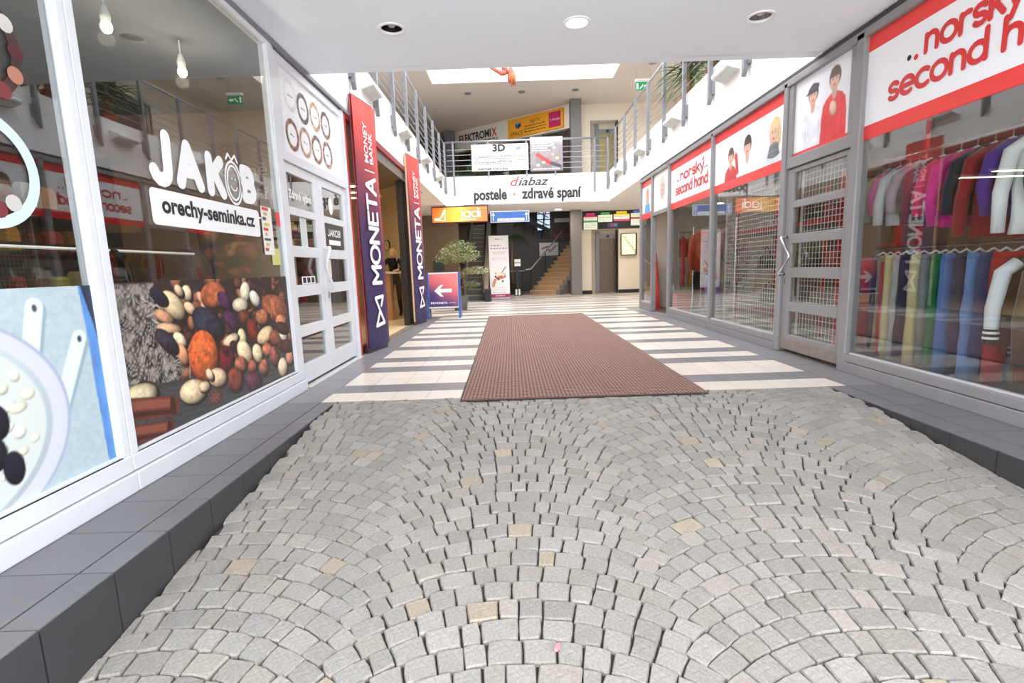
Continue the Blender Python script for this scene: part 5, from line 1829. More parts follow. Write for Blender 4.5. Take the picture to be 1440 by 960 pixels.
# ---- exit signs
def exit_sign(x, y, z, label):
    t = thing('exit_sign', (x, y, z), label, 'exit sign', 'green exit signs')
    fr = F((x, y, z), (1, 0, 0))
    MB().fbox(fr, -.24, .24, .30, .36, -.1, .0).build('housing', VINYL_WHITE, t)
    for s in (-.2, .2):
        MB().tube([(x + s, y + .05, z + .33), (x + s, y + .05, 6.95)], .006, 6).build('rod', STEEL, t)
    MB().fbox(fr, -.22, .22, .04, .28, -.055, -.045).build('green_plate', mat('exit_green', (24, 130, 74), 0.4, emit=.5), t)
    w = .0
    m_ = mat('exit_white', (244, 250, 246), 0.4, emit=.6)
    MB().flat(fr, [(-.19, .08), (-.14, .08), (-.14, .24), (-.19, .24)], -.044).build('door_mark', m_, t)
    MB().stroke(fr, [(-.08, .10), (-.03, .15), (.0, .20)], .014, -.044).build('runner_mark', m_, t)
    MB().flat(fr, [(.04, .135), (.12, .135), (.12, .105), (.19, .16), (.12, .215), (.12, .185), (.04, .185)], -.044).build('arrow_mark', m_, t)


for o in [0]:
    exit_sign(4.18, 16.1, 6.28, 'green running man exit sign above the right balcony')

# ---- recessed lamps: upper ceiling and low ceiling
for k, (x, y) in enumerate(((-1.28, 17.8), (.53, 17.82), (2.34, 17.8), (4.37, 15.75))):
    t = thing('ceiling_spot', (x, y, 6.95), 'small round recessed spot in the upper ceiling, %s from the left' % WHERE[k], 'lamp', 'upper ceiling spots')
    MB().lathe((x, y, 6.925), [(.10, 0), (.12, .005), (.12, .02), (.10, .024)], 20).build('trim_ring', STEEL, t, smooth=True)
    MB().lathe((x, y, 6.918), [(.0, 0), (.085, 0), (.085, .007), (0, .007)], 16).build('lens', mat('spot_off', (120, 116, 110), 0.3), t)
for k, (x, y) in enumerate(LAMPS):
    lab = ('unlit dark recessed lamp in the low ceiling', 'lit recessed lamp in the middle of the low ceiling', 'unlit recessed lamp with shiny reflector on the right of the low ceiling')[k]
    t = thing('recessed_lamp', (x, y, ZC), lab, 'lamp', 'recessed lamps in the low ceiling')
    n = 28
    MB().loft([[(x + r * math.cos(2 * math.pi * i / n), y + r * math.sin(2 * math.pi * i / n), z) for i in range(n)] for r, z in ((.090, ZC + .01), (.090, ZC - .008), (.115, ZC - .008), (.118, ZC - .001), (.118, ZC), (.093, ZC + .001))], cap=False).build('trim_ring', VINYL_WHITE, t, smooth=True)
    refl = [(.091, ZC), (.088, ZC + .05), (.07, ZC + .12), (.03, ZC + .16), (.001, ZC + .165)]
    rm = BLACK if k == 0 else CHROME
    MB().loft([[(x + r * math.cos(2 * math.pi * i / n), y + r * math.sin(2 * math.pi * i / n), z) for i in range(n)] for r, z in refl], cap=False).build('reflector', rm, t, smooth=True)
    if k == 1:
        MB().lathe((x, y, ZC - .002), [(0, 0), (.088, 0), (.088, .004), (0, .004)], 24).build('lens', mat('lamp_lit', (255, 255, 255), 0.4, emit=6.0), t)
    else:
        MB().lathe((x, y, ZC + .02), [(.03, 0), (.035, .05), (.03, .1)], 12).build('bulb', mat('bulb_off', (190, 184, 180), 0.3), t, smooth=True)

# ---- plants on the right balcony
LEAF = mat('leaf_green', (96, 124, 62), 0.5, var=0.3, vscale=9)
LEAF_D = mat('leaf_dark_green', (56, 78, 48), 0.5, var=0.3, vscale=9)
LEAF_P = mat('leaf_variegated', (186, 190, 140), 0.5, var=0.35, vscale=22)
TERRA = mat('terracotta', (172, 92, 66), 0.8, var=0.1)
BARK = mat('bark', (150, 116, 84), 0.85, var=0.2, vscale=12, bump=.4)
lr = random.Random(3)


def strap_leaf(mb, base, d, length, width, droop, n=6):
    base, d = Vector(base), Vector(d).normalized()
    side = d.cross(Vector((0, 0, 1)))
    side = side.normalized() if side.length > .05 else Vector((1, 0, 0))
    L, Rr, M = [], [], []
    for i in range(n + 1):
        f = i / n
        p = base + d * length * f + Vector((0, 0, -droop * length * f * f))
        w = width * (math.sin(math.pi * min(1, .12 + .88 * f)) ** .7) * (1 if i < n else .02)
        L.append(p - side * w)
        M.append(p + Vector((0, 0, -w * .35)))
        Rr.append(p + side * w)
    b = len(mb.v)
    for i in range(n + 1):
        mb.v += [tuple(L[i]), tuple(M[i]), tuple(Rr[i])]
    for i in range(n):
        a = b + 3 * i
        mb.f += [(a, a + 1, a + 4, a + 3), (a + 1, a + 2, a + 5, a + 4)]


def yucca(loc, h, label, nhead=3, leaf=.5, nl=34, trunk_r=.04, mat_=None, pot=.2):
    x, y, z = loc
    t = thing('potted_yucca', loc, label, 'plant', 'balcony plants')
    MB().lathe((x, y, z), [(pot * .7, 0), (pot * .95, pot * 1.3), (pot, pot * 1.3), (pot, pot * 1.5), (pot * .88, pot * 1.5), (pot * .86, pot * 1.35), (0, pot * 1.35)], 20).build('pot', TERRA, t, smooth=False)
    z0 = z + pot * 1.35
    for k in range(nhead):
        hh = h * (1 - .22 * k)
        a = lr.uniform(0, 6.28)
        tx, ty = x + .14 * math.cos(a) * (k > 0), y + .14 * math.sin(a) * (k > 0)
        MB().tube([(x + .03 * k, y, z0 - .02), ((x + tx) / 2, (y + ty) / 2, z0 + hh * .5), (tx, ty, z0 + hh)], [trunk_r, trunk_r * .9, trunk_r * .7], 8).build('trunk', BARK, t, smooth=True)
        mb = MB()
        for i in range(nl):
            az = i * 2.399 + lr.uniform(-.2, .2)
            el = math.radians(lr.uniform(-15, 80))
            strap_leaf(mb, (tx, ty, z0 + hh - lr.uniform(0, .12)), (math.cos(az) * math.cos(el), math.sin(az) * math.cos(el), math.sin(el)), leaf * lr.uniform(.7, 1.1), .022, .45 if el < 1 else .15)
        mb.build('leaf_crown', mat_ or LEAF, t)['kind'] = 'stuff'
    return t


yucca((3.44, 10.0, 4.031), .62, 'tall potted yucca in a terracotta pot behind the right railing', 3, .62, 44, pot=.13)
yucca((3.44, 8.75, 4.031), .42, 'dark drooping potted plant nearer the entrance on the right balcony', 3, .55, 40, mat_=LEAF_D, pot=.13)
yucca((3.44, 6.6, 4.031), .5, 'potted yucca on the right balcony close to the low ceiling', 2, .55, 34, mat_=LEAF_D, pot=.13)
# small plants behind the bridge railing
for k, (x, z) in enumerate(((-.45, 3.9), (.55, 3.9), (-1.45, 3.9))):
    t = thing('trailing_plant', (x, 17.1, z), 'bushy green planter plant behind the footbridge banner, %s from the left' % (('second', 'third', 'first')[k]), 'plant', 'footbridge planters')
    MB().box(x - .32, x + .32, 16.9, 17.2, z, z + .25).build('planter', DARK, t, bevel=.01)
    mb = MB()
    for i in range(90):
        az, el = lr.uniform(0, 6.28), math.radians(lr.uniform(-20, 85))
        bx = x + lr.uniform(-.26, .26)
        strap_leaf(mb, (bx, 17.05 + lr.uniform(-.1, .1), z + .22 + lr.uniform(0, .2)), (math.cos(az) * math.cos(el), math.sin(az) * math.cos(el) * .5, math.sin(el)), lr.uniform(.15, .38), .028, .4, 4)
    mb.build('foliage', LEAF_D, t)['kind'] = 'stuff'

# ---- hanging salmon figure under the skylight (arms and trailing hair)
FIG = mat('salmon_figure', (214, 112, 92), 0.55, var=0.1, vscale=8)
FIG2 = mat('salmon_figure_orange', (226, 130, 86), 0.55, var=0.1)
t = thing('hanging_figure', (.1, 10, 4.5), 'salmon coloured sculpture of a diving figure hung below the skylight', 'sculpture')
fy = 10.0
body = MB()
body.tube([(.22, fy, 5.75), (.20, fy, 5.45), (.14, fy, 5.15), (.10, fy, 4.98), (.09, fy, 4.86)], [.10, .15, .14, .10, .06], 12)
body.ell((.105, fy, 4.72), .065, .075, .095, 12, 8)
body.tube([(.0, fy, 5.0), (-.05, fy - .02, 4.90), (.02, fy - .02, 4.70)], [.06, .065, .05], 8)
body.build('torso', FIG, t, smooth=True)
MB().tube([(-.05, fy - .05, 4.98), (-.2, fy - .06, 4.93), (-.385, fy - .06, 4.885)], [.07, .055, .016], 8).build('upper_arm', FIG, t, smooth=True)
MB().tube([(-.385, fy - .06, 4.885), (-.25, fy - .06, 4.79), (-.06, fy - .05, 4.70), (.01, fy - .04, 4.72)], [.016, .03, .05, .05], 8).build('forearm', FIG, t, smooth=True)
hr_ = MB()
for i in range(14):
    a = i * .45
    hr_.tube([(.11 + .05 * math.cos(a), fy + .05 * math.sin(a), 4.74), (.12 + .065 * math.cos(a), fy + .065 * math.sin(a), 4.62), (.13 + .06 * math.cos(a) + lr.uniform(-.015, .015), fy + .06 * math.sin(a), 4.48 + lr.uniform(0, .07))], [.02, .016, .004], 5)
hr_.build('hair', FIG2, t, smooth=True)['kind'] = 'stuff'
MB().tube([(.22, fy, 5.74), (.22, fy, 5.9)], [.09, .05], 10).build('hip', FIG, t, smooth=True)
for s in (-1, 1):
    MB().tube([(.22 + s * .05, fy, 5.85), (.22 + s * .07, fy, 6.3), (.22 + s * .05, fy, 6.65)], [.075, .055, .03], 8).build('leg', FIG, t, smooth=True)
MB().tube([(.22, fy, 6.62), (.22, fy, 7.05)], .006, 6).build('wire', STEEL, t)
for dx in (-2.6, 3.2):
    pass
MB().box(-2.33, 3.40, fy - .03, fy + .03, 7.03, 7.09).build('beam', VINYL_WHITE, t)

# ================================================================== THINGS IN THE PASSAGE
# ---- brown door mat
CARPET = bpy.data.materials.new('ribbed_brown_carpet')
CARPET.use_nodes = True
_nt = CARPET.node_tree
_b = _nt.nodes['Principled BSDF']
_b.inputs['Roughness'].default_value = 0.95
_b.inputs['Specular IOR Level'].default_value = 0.1
_tc = _nt.nodes.new('ShaderNodeTexCoord')


def _wave(axis, scale, dist=0.3):
    w = _nt.nodes.new('ShaderNodeTexWave')
    w.bands_direction = axis
    w.inputs['Scale'].default_value = scale
    w.inputs['Distortion'].default_value = dist
    w.inputs['Detail'].default_value = 1
    w.inputs['Detail Scale'].default_value = 3
    _nt.links.new(_tc.outputs['Object'], w.inputs['Vector'])
    return w


_wx, _wy = _wave('X', 9.5), _wave('Y', 6.5)
_mx = _nt.nodes.new('ShaderNodeMath')
_mx.operation = 'MULTIPLY'
_nt.links.new(_wx.outputs['Fac'], _mx.inputs[0])
_nt.links.new(_wy.outputs['Fac'], _mx.inputs[1])
_no = _nt.nodes.new('ShaderNodeTexNoise')
_no.inputs['Scale'].default_value = 130
_nt.links.new(_tc.outputs['Object'], _no.inputs['Vector'])
_ad = _nt.nodes.new('ShaderNodeMath')
_ad.operation = 'ADD'
_nt.links.new(_mx.outputs[0], _ad.inputs[0])
_nt.links.new(_no.outputs['Fac'], _ad.inputs[1])
_cr = _nt.nodes.new('ShaderNodeValToRGB')
_cr.color_ramp.elements[0].position, _cr.color_ramp.elements[1].position = 0.35, 1.25
_cr.color_ramp.elements[0].color = (*srgb((84, 62, 56)), 1)
_cr.color_ramp.elements[1].color = (*srgb((172, 138, 126)), 1)
_nt.links.new(_ad.outputs[0], _cr.inputs[0])
_nt.links.new(_cr.outputs[0], _b.inputs['Base Color'])
_bp = _nt.nodes.new('ShaderNodeBump')
_bp.inputs['Strength'].default_value = 0.8
_bp.inputs['Distance'].default_value = 0.01
_nt.links.new(_ad.outputs[0], _bp.inputs['Height'])
_nt.links.new(_bp.outputs[0], _b.inputs['Normal'])
mt = thing('door_mat', (.55, 7.7, 0), 'long ribbed brown door mat lying on the striped tiles', 'mat')
c4 = [(-.455, 4.055), (1.607, 4.065), (1.586, 11.386), (-.545, 11.346)]
FL = F((0, 0, 0), (1, 0, 0), (0, 1, 0))
MB().prism(FL, c4, .009, .022).build('pile', CARPET, mt, bevel=.004)
MB().prism(FL, [(x + (.012 if x > 0 else -.012), y + (.012 if y > 8 else -.012)) for x, y in c4], .0065, .010).build('rubber_edge', mat('mat_edge', (46, 38, 36), 0.8), mt)

# ---- bank front: frame, open doorway, glass
BK = mat('bank_dark_frame', (52, 46, 42), 0.4, metal=.2)
d4 = sroot('door_4', (-2.1, 9.2, 0), 'open bank doorway between the two tall banners')
MB().fbox(LW, 6.62, 11.72, 3.03, 3.12, -.08, .02).build('header', mat('bank_red_header', (150, 36, 34), 0.4), d4, bevel=.004)
MB().fbox(LW, 6.62, 11.72, 2.86, 3.03, -.10, -.02).build('track', mat('bank_track', (120, 108, 96), 0.4, metal=.3), d4)
MB().fbox(LW, 10.06, 10.16, .006, 2.86, -.16, -.05).build('door_edge', BK, d4)
MB().fbox(LW, 8.02, 8.10, .006, 2.86, -.1, -.02).build('jamb', BK, d4)
MB().fbox(LW, 8.1, 10.3, .0, .012, -.08, .04).build('threshold', mat('door_threshold', (150, 140, 126), 0.4, metal=.4, var=.2), d4)
w8 = sroot('window_8', (-2.1, 11, 0), 'bank window beside the far banner')
pane(LW, 10.36, 11.62, .1, 2.86, w8)
MB().fbox(LW, 10.28, 10.36, .006, 2.86, -.08, .0).build('post', BK, w8)
MB().fbox(LW, 11.62, 11.72, .0, 3.03, -.08, .03).build('post', GREY_FRAME, w8, bevel=.006)
MB().fbox(LW, 10.36, 11.62, .0, .1, -.06, .02).build('sill', GREY_FRAME, w8)
w9 = sroot('window_9', (-2.1, 7.3, 0), 'bank window behind the near banner')
pane(LW, 6.66, 8.02, .1, 2.86, w9)
MB().fbox(LW, 6.62, 8.02, .0, .1, -.06, .0).build('sill', BK, w9)

# ---- tall bank banners
BANNER = print_mat('banner_cloth', 0.55)


def bow_logo(fr, u, v, s, parent, w, thick):
    """the bow tie mark, standing on end"""
    for q in ([(0, 0), (s, 0), (.3 * s, 1.5 * s), (.62 * s, 1.5 * s)], ):
        pass
    m = MB()
    m.stroke(fr, [(u, v), (u + s, v + .1 * s), (u + .05 * s, v + 1.55 * s), (u + s * 1.0, v + 1.62 * s), (u + .72 * s, v + 1.12 * s)], thick, w)
    m.stroke(fr, [(u + .5 * s, v + .8 * s), (u, v)], thick, w)
    return m.build('emblem', VINYL_WHITE, parent)


def tall_banner(p0, p1, z0, z1, label, seed):
    p0, p1 = Vector((*p0, 0)), Vector((*p1, 0))
    wd = (p1 - p0).length
    fr = F(p0, p1 - p0)
    t = thing('tall_banner', ((p0.x + p1.x) / 2, (p0.y + p1.y) / 2, 0), label, 'banner', 'tall bank banners')
    h = z1 - z0
    cv = Canvas(wd, h, 24, 90)
    stops = [(0, (46, 36, 84)), (.42, (64, 42, 88)), (.62, (128, 52, 78)), (.8, (206, 70, 68)), (1, (230, 90, 76))]
    tt = cv.Y / h + (cv.X / wd - .5) * .12
    for k in range(3):
        cv.img[..., k] = np.interp(tt, [s[0] for s in stops], [s[1][k] for s in stops])
    m_ = np.clip((cv.X / wd - .80) * 8, 0, 1) * .8  # shading of the bent-back edge painted in as a darker red strip
    red = np.zeros_like(cv.img)
    for k in range(3):
        red[..., k] = np.interp(cv.Y / h, [0, .3, .6, 1], [(60, 40, 80)[k], (130, 36, 62)[k], (190, 46, 56)[k], (222, 74, 66)[k]])
    cv.img = cv.img * (1 - m_[..., None]) + red * m_[..., None]
    bend = lambda X, Y: -.10 * np.clip(X / wd - .78, 0, 1) ** 1.2 * 2.2 + .006 * np.sin(Y * 2.6 + X * 6 + seed)
    cv.sheet(fr, 0, z0, t, w=.02, name='cloth', material=BANNER, bend=bend)
    cb2 = Canvas(wd, h, 8, 30, (170, 60, 66) if seed == 0 else (222, 196, 168))
    cb2.sheet(fr, 0, z0, t, w=.002, name='cloth_back', material=BANNER, bend=lambda X, Y: -.10 * np.clip(X / wd - .78, 0, 1) ** 1.2 * 2.2)
    MB().tube([fr.p(0, z1 + .01, .01), fr.p(wd * .8, z1 + .01, .01)], .012, 6).build('top_rod', STEEL, t)
    MB().tube([fr.p(0.0, .004, -.01), fr.p(0.0, z1, -.01)], .008 if seed == 0 else .02, 6).build('pole', mat('pole_red', (150, 44, 52), .5) if seed == 0 else mat('pole_beige', (226, 190, 150), 0.5), t)
    MB().fbox(fr, -.03, wd * .8, .004, z0 + .02, -.03, .015).build('foot', mat('banner_foot', (66, 52, 60), 0.5), t)
    W = .032
    x0 = wd * .50
    bow_logo(fr, wd * .34, z0 + .30, .25, t, W, .026)
    stroke_text('MONETA', fr, x0 + .13, z0 + .90, .27, .028, VINYL_WHITE, t, w=W, rot=math.pi / 2, fit=1.42)
    MB().fbox(fr, x0 - .14, x0 + .14, z0 + 2.41, z0 + 2.425, W - .002, W).build('divider', VINYL_WHITE, t)
    text('MONEY', fr, x0 - .02, z0 + 2.52, .15, VINYL_WHITE, t, w=W, rot=math.pi / 2, width=.52, bold=.003)
    text('BANK', fr, x0 + .12, z0 + 2.52, .15, VINYL_WHITE, t, w=W, rot=math.pi / 2, width=.42, bold=.003)
    return t


tall_banner((-2.00, 6.74), (-1.86, 7.46), .05, 3.36, 'tall red and purple bank banner beside the white double door', 0)
tall_banner((-2.0, 10.12), (-1.86, 10.86), .05, 3.36, 'tall red and purple bank banner farther away past the doorway', 2)

# ---- bank interior: counter, lamps, clerk
t = thing('bank_counter', (-2.8, 11.4, .006), 'wooden standing counter inside the bank doorway', 'counter')
MB().box(-2.96, -2.74, 11.3, 11.55, .007, 1.05).build('pedestal', mat('counter_wood', (196, 140, 92), 0.5, var=.1, vscale=4), t, bevel=.005)
MB().box(-3.25, -2.34, 11.2, 11.62, 1.05, 1.09).build('counter_top', mat('counter_top', (214, 196, 170), 0.4), t, bevel=.005)
MB().box(-2.74, -2.36, 11.42, 11.435, .45, 1.05).build('glass_panel', GLASS, t)
MB().box(-2.40, -2.36, 11.38, 11.46, .007, 1.05).build('leg', BK, t)
tag(MB().box(-2.88, -2.64, 11.28, 11.5, 1.0905, 1.1).build('papers', VINYL_WHITE), 'white papers lying on the bank counter', 'paper')
for k, y in enumerate((8.3, 9.0, 9.7, 10.4)):
    t = thing('ceiling_tube', (-3.9, y, 2.6), 'long tube light on bank ceiling, %s from the nut shop' % WHERE[k], 'lamp', 'bank tube lights')
    for hx in (-4.9, -2.9):
        MB().tube([(hx, y, 2.64), (hx, y, 3.13)], .005, 5).build('wire', STEEL, t)
    MB().box(-5.2, -2.6, y - .06, y + .06, 2.60, 2.64).build('housing', VINYL_WHITE, t)
    MB().box(-5.15, -2.65, y - .04, y + .04, 2.585, 2.60).build('tube', mat('bank_tube_glow', (255, 238, 200), 0.4, emit=9.0), t)
t = thing('wall_clock', (-3.3, 13.0, 1.8), 'round wall clock on the bank end wall', 'clock')
_c = F(Vector((-2.13, 11.75, 0)), _d)
WF = F((-2.13, 11.75, 0), -_d)
MB().prism(WF, [(-1.35 + .14 * math.cos(i * .524), 1.75 + .14 * math.sin(i * .524)) for i in range(12)], .062, .09).build('clock_case', BK, t)
MB().prism(WF, [(-1.35 + .12 * math.cos(i * .524), 1.75 + .12 * math.sin(i * .524)) for i in range(12)], .09, .093).build('dial', mat('clock_dial', (226, 206, 170), 0.5), t)
MB().stroke(WF, [(-1.35, 1.75), (-1.35, 1.83)], .006, .095).build('hand', INK_DARK, t)
MB().stroke(WF, [(-1.35, 1.75), (-1.29, 1.75)], .006, .096).build('hand', INK_DARK, t)


def person(loc, label):
    """woman leaning over the counter, writing: one skinned body, then hair"""
    x0, y0, z0 = loc
    V = [(0, 0, .93), (0, -.02, 1.08), (.02, -.12, 1.24), (.04, -.22, 1.36), (.05, -.27, 1.43), (.06, -.31, 1.50), (.06, -.33, 1.58),      # 0 pelvis .. 3 chest 4 neck 5 head 6 crown
         (-.12, -.2, 1.34), (-.20, -.33, 1.17), (-.13, -.52, 1.12), (-.10, -.58, 1.115),        # 7-10 right arm, hand
         (.20, -.22, 1.34), (.29, -.36, 1.17), (.20, -.52, 1.12), (.16, -.58, 1.115),           # 11-14 left arm
         (-.09, .0, .88), (-.10, -.02, .50), (-.10, .03, .10), (-.10, -.10, .045),             # 15-18 leg
         (.09, .0, .88), (.10, -.04, .50), (.11, .02, .10), (.11, -.11, .045)]                 # 19-22 leg
    Rr = [.125, .105, .115, .10, .05, .085, .06, .055, .042, .03, .024, .055, .042, .03, .024, .09, .062, .038, .034, .09, .062, .038, .034]
    E_ = [(0, 1), (1, 2), (2, 3), (3, 4), (4, 5), (5, 6), (3, 7), (7, 8), (8, 9), (9, 10), (3, 11), (11, 12), (12, 13), (13, 14), (0, 15), (15, 16), (16, 17), (17, 18), (0, 19), (19, 20), (20, 21), (21, 22)]
    b0 = len(V)
    for base, s in ((10, -1), (14, 1)):           # five fingers on each hand
        hx, hy, hz = V[base]
        for f in range(5):
            dx = (f - 2) * .016
            ln = (.045, .07, .075, .07, .055)[f]
            if f == 0:
                V += [(hx - s * .032, hy + .005, hz), (hx - s * .045, hy - .03, hz - .004)]
            else:
                V += [(hx + dx * .9, hy - .035, hz + .004), (hx + dx, hy - .035 - ln, hz - .012)]
            Rr += [.0095, .0075]
            n = len(V)
            E_ += [(base, n - 2), (n - 2, n - 1)]
    me = bpy.data.meshes.new('body_cage')
    me.from_pydata([(x0 + a, y0 + b, z0 + c) for a, b, c in V], E_, [])
    ob = bpy.data.objects.new('body_cage', me)
    COL.objects.link(ob)
    ob.modifiers.new('skin', 'SKIN')
    for i, r in enumerate(Rr):
        me.skin_vertices[0].data[i].radius = (r, r)
    me.skin_vertices[0].data[0].use_root = True
    md = ob.modifiers.new('sub', 'SUBSURF')
    md.levels = md.render_levels = 2
    dg = bpy.context.evaluated_depsgraph_get()
    bm_ = bpy.data.meshes.new_from_object(ob.evaluated_get(dg))
    bpy.data.objects.remove(ob)
    bm_.materials.clear()
    for m_ in (mat('skin_tone', (222, 172, 142), 0.5), mat('black_jersey', (26, 25, 28), 0.8), mat('dark_trousers', (34, 32, 36), 0.8), BLACK):
        bm_.materials.append(m_)
    for p_ in bm_.polygons:
        c = p_.center
        z, y = c.z - z0, c.y - y0
        if z > 1.41 and y < -.2:
            p_.material_index = 0
        elif y < -.50 and z < 1.2 and z > 1.0:
            p_.material_index = 0
        elif z > .9:
            p_.material_index = 1
        elif z > .085:
            p_.material_index = 2
        else:
            p_.material_index = 3
        p_.use_smooth = True
    t = thing('person', (x0, y0, z0), label, 'person')
    o = bpy.data.objects.new('body', bm_)
    COL.objects.link(o)
    o.parent = t
    o.matrix_parent_inverse = parent_world(t).inverted()
    HB = mat('blonde_hair', (206, 166, 104), 0.6, var=.2, vscale=20)
    h = MB().ell((x0 + .06, y0 - .285, z0 + 1.545), .098, .10, .10, 14, 10)
    h.ell((x0 + .06, y0 - .20, z0 + 1.60), .05, .05, .05, 10, 8)
    h.tube([(x0 + .15, y0 - .28, z0 + 1.55), (x0 + .165, y0 - .29, z0 + 1.44), (x0 + .15, y0 - .29, z0 + 1.34)], [.035, .03, .012], 8)
    h.build('hair', HB, t, smooth=True)
    f = MB()
    for s in (-1, 1):
        MB().ell((x0 + .06 + s * .03, y0 - .392, z0 + 1.505), .010, .006, .006, 8, 6).build('eye', INK_DARK, t, smooth=True)
        MB().ell((x0 + .06 + s * .083, y0 - .31, z0 + 1.50), .012, .02, .028, 8, 6).build('ear', MATS['skin_tone'], t, smooth=True)
    MB().ell((x0 + .06, y0 - .402, z0 + 1.478), .012, .018, .02, 8, 6).build('nose', MATS['skin_tone'], t, smooth=True)
    MB().ell((x0 + .06, y0 - .385, z0 + 1.445), .022, .008, .006, 8, 6).build('mouth', mat('lip', (178, 84, 80), 0.5), t, smooth=True)
    return t


person((-2.82, 12.05, .0065), 'person with pinned up blonde hair in black leaning over the counter')

# ---- pavement board with the arrow
t = thing('pavement_sign', (-1.57, 11.5, 0), 'blue framed pavement board with a white arrow', 'sign')
tilt = math.radians(9)
up = Vector((0, math.sin(tilt), math.cos(tilt)))
AF = F((-1.575, 11.36, .004), (1, 0, 0), up)
BLUE = mat('blue_frame', (58, 96, 178), 0.4)
for s in (-1, 1):
    MB().fbox(AF, s * .36 - .022, s * .36 + .022, .0, 1.06, -.02, .02).build('leg', BLUE, t, bevel=.005)
for v in (.235, 1.02):
    MB().fbox(AF, -.34, .34, v, v + .03, -.012, .012).build('cross_bar', mat('frame_white', (226, 226, 232), .4), t)
cv = Canvas(.66, .755, 60, 66)
stops = [(0, (44, 40, 92)), (.25, (84, 56, 118)), (.5, (206, 96, 112)), (.8, (246, 136, 126))]
tt = cv.Y / .755 * .75 + cv.X / .66 * .35 - .05 + .12 * cv.noise(.3, 5)
for k in range(3):
    cv.img[..., k] = np.interp(tt, [s[0] for s in stops], [s[1][k] for s in stops])
cv.sheet(AF, -.33, .265, t, w=.012, name='poster_face')
MB().fbox(AF, -.335, .335, .262, 1.022, -.008, .008).build('panel', mat('frame_white', (226, 226, 232), .4), t)
MB().prism(AF, [(-.21, .63), (-.07, .765), (.0, .765), (-.075, .675), (.19, .675), (.19, .59), (-.075, .59), (.0, .50), (-.07, .50)], .0135, .0145).build('arrow', VINYL_WHITE, t)
bow = MB().stroke(AF, [(-.29, .33), (-.29, .375), (-.23, .33), (-.23, .375), (-.25, .36)], .007, .015).build('emblem', VINYL_WHITE, t)
stroke_text('MONETA', AF, -.20, .335, .036, .005, VINYL_WHITE, t, w=.015, fit=.28)
text('MONEY BANK', AF, .12, .34, .03, VINYL_WHITE, t, w=.015, width=.16)
BKF = F((-1.575, 11.69, .004), (1, 0, 0), Vector((0, -math.sin(tilt), math.cos(tilt))))
for s in (-1, 1):
    MB().fbox(BKF, s * .36 - .02, s * .36 + .02, .0, 1.05, -.012, .012).build('leg', mat('grey_leg', (130, 136, 150), .4), t)
MB().fbox(BKF, -.34, .34, .26, 1.0, -.006, .006).build('rear_panel', mat('frame_white', (226, 226, 232), .4), t)

# ---- pad shaped indoor tree
t = thing('potted_tree', (-1.42, 13.6, 0), 'indoor tree with pale leafy pads behind the pavement board', 'plant')
px_, py_ = -1.42, 13.6
MB().lathe((px_, py_, 0), [(.17, .001), (.22, .36), (.24, .36), (.24, .40), (.20, .40), (.19, .35), (0, .35)], 24).build('pot', mat('grey_pot', (110, 106, 102), 0.6), t)
MB().tube([(px_, py_, .34), (px_ - .03, py_, .7), (px_ + .02, py_, 1.05), (px_ - .02, py_, 1.4)], [.045, .04, .035, .02], 8).build('trunk', BARK, t, smooth=True)
MB().tube([(px_, py_, .85), (px_ + .2, py_ - .05, .98), (px_ + .5, py_ - .05, 1.03)], [.025, .02, .012], 6).build('branch', BARK, t, smooth=True)
MB().tube([(px_, py_, .6), (px_ + .2, py_ - .05, .66), (px_ + .38, py_ - .05, .68)], [.02, .018, .01], 6).build('branch', BARK, t, smooth=True)


def leaf_pad(c, rx, ry, rz, n, seed, size=.05):
    r = random.Random(seed)
    mb = MB()
    for i in range(n):
        while True:
            u, v, w = r.uniform(-1, 1), r.uniform(-1, 1), r.uniform(-1, 1)
            q = u * u + v * v + w * w
            if .2 < q < 1:
                break
        p = Vector((c[0] + u * rx, c[1] + v * ry, c[2] + w * rz * (1 if w > 0 else .7)))
        az, el = r.uniform(0, 6.28), r.uniform(-.7, .5)
        d = Vector((math.cos(az) * math.cos(el), math.sin(az) * math.cos(el), math.sin(el)))
        s_ = d.cross(Vector((0, 0, 1))).normalized() * size * .42
        L = size * r.uniform(.8, 1.4)
        mb.add([p, p + d * L * .5 + s_, p + d * L, p + d * L * .5 - s_], [(0, 1, 2, 3)])
    return mb


for (c, rx, ry, rz, n, sd) in (((-1.42, 13.55, 1.48), .58, .45, .30, 1500, 1), ((-1.35, 13.5, 1.68), .42, .35, .2, 500, 2), ((-1.72, 13.5, 1.36), .3, .3, .16, 350, 6), ((-.95, 13.5, 1.05), .42, .28, .12, 520, 3), ((-1.08, 13.5, .70), .26, .2, .11, 240, 4), ((-1.25, 13.5, 1.0), .2, .2, .1, 150, 5)):
    mb = leaf_pad(c, rx, ry, rz, n, sd)
    mb.build('leaf_pad', LEAF_P if sd % 2 else mat('leaf_pad_green', (138, 152, 98), .5, var=.3, vscale=18), t)['kind'] = 'stuff'

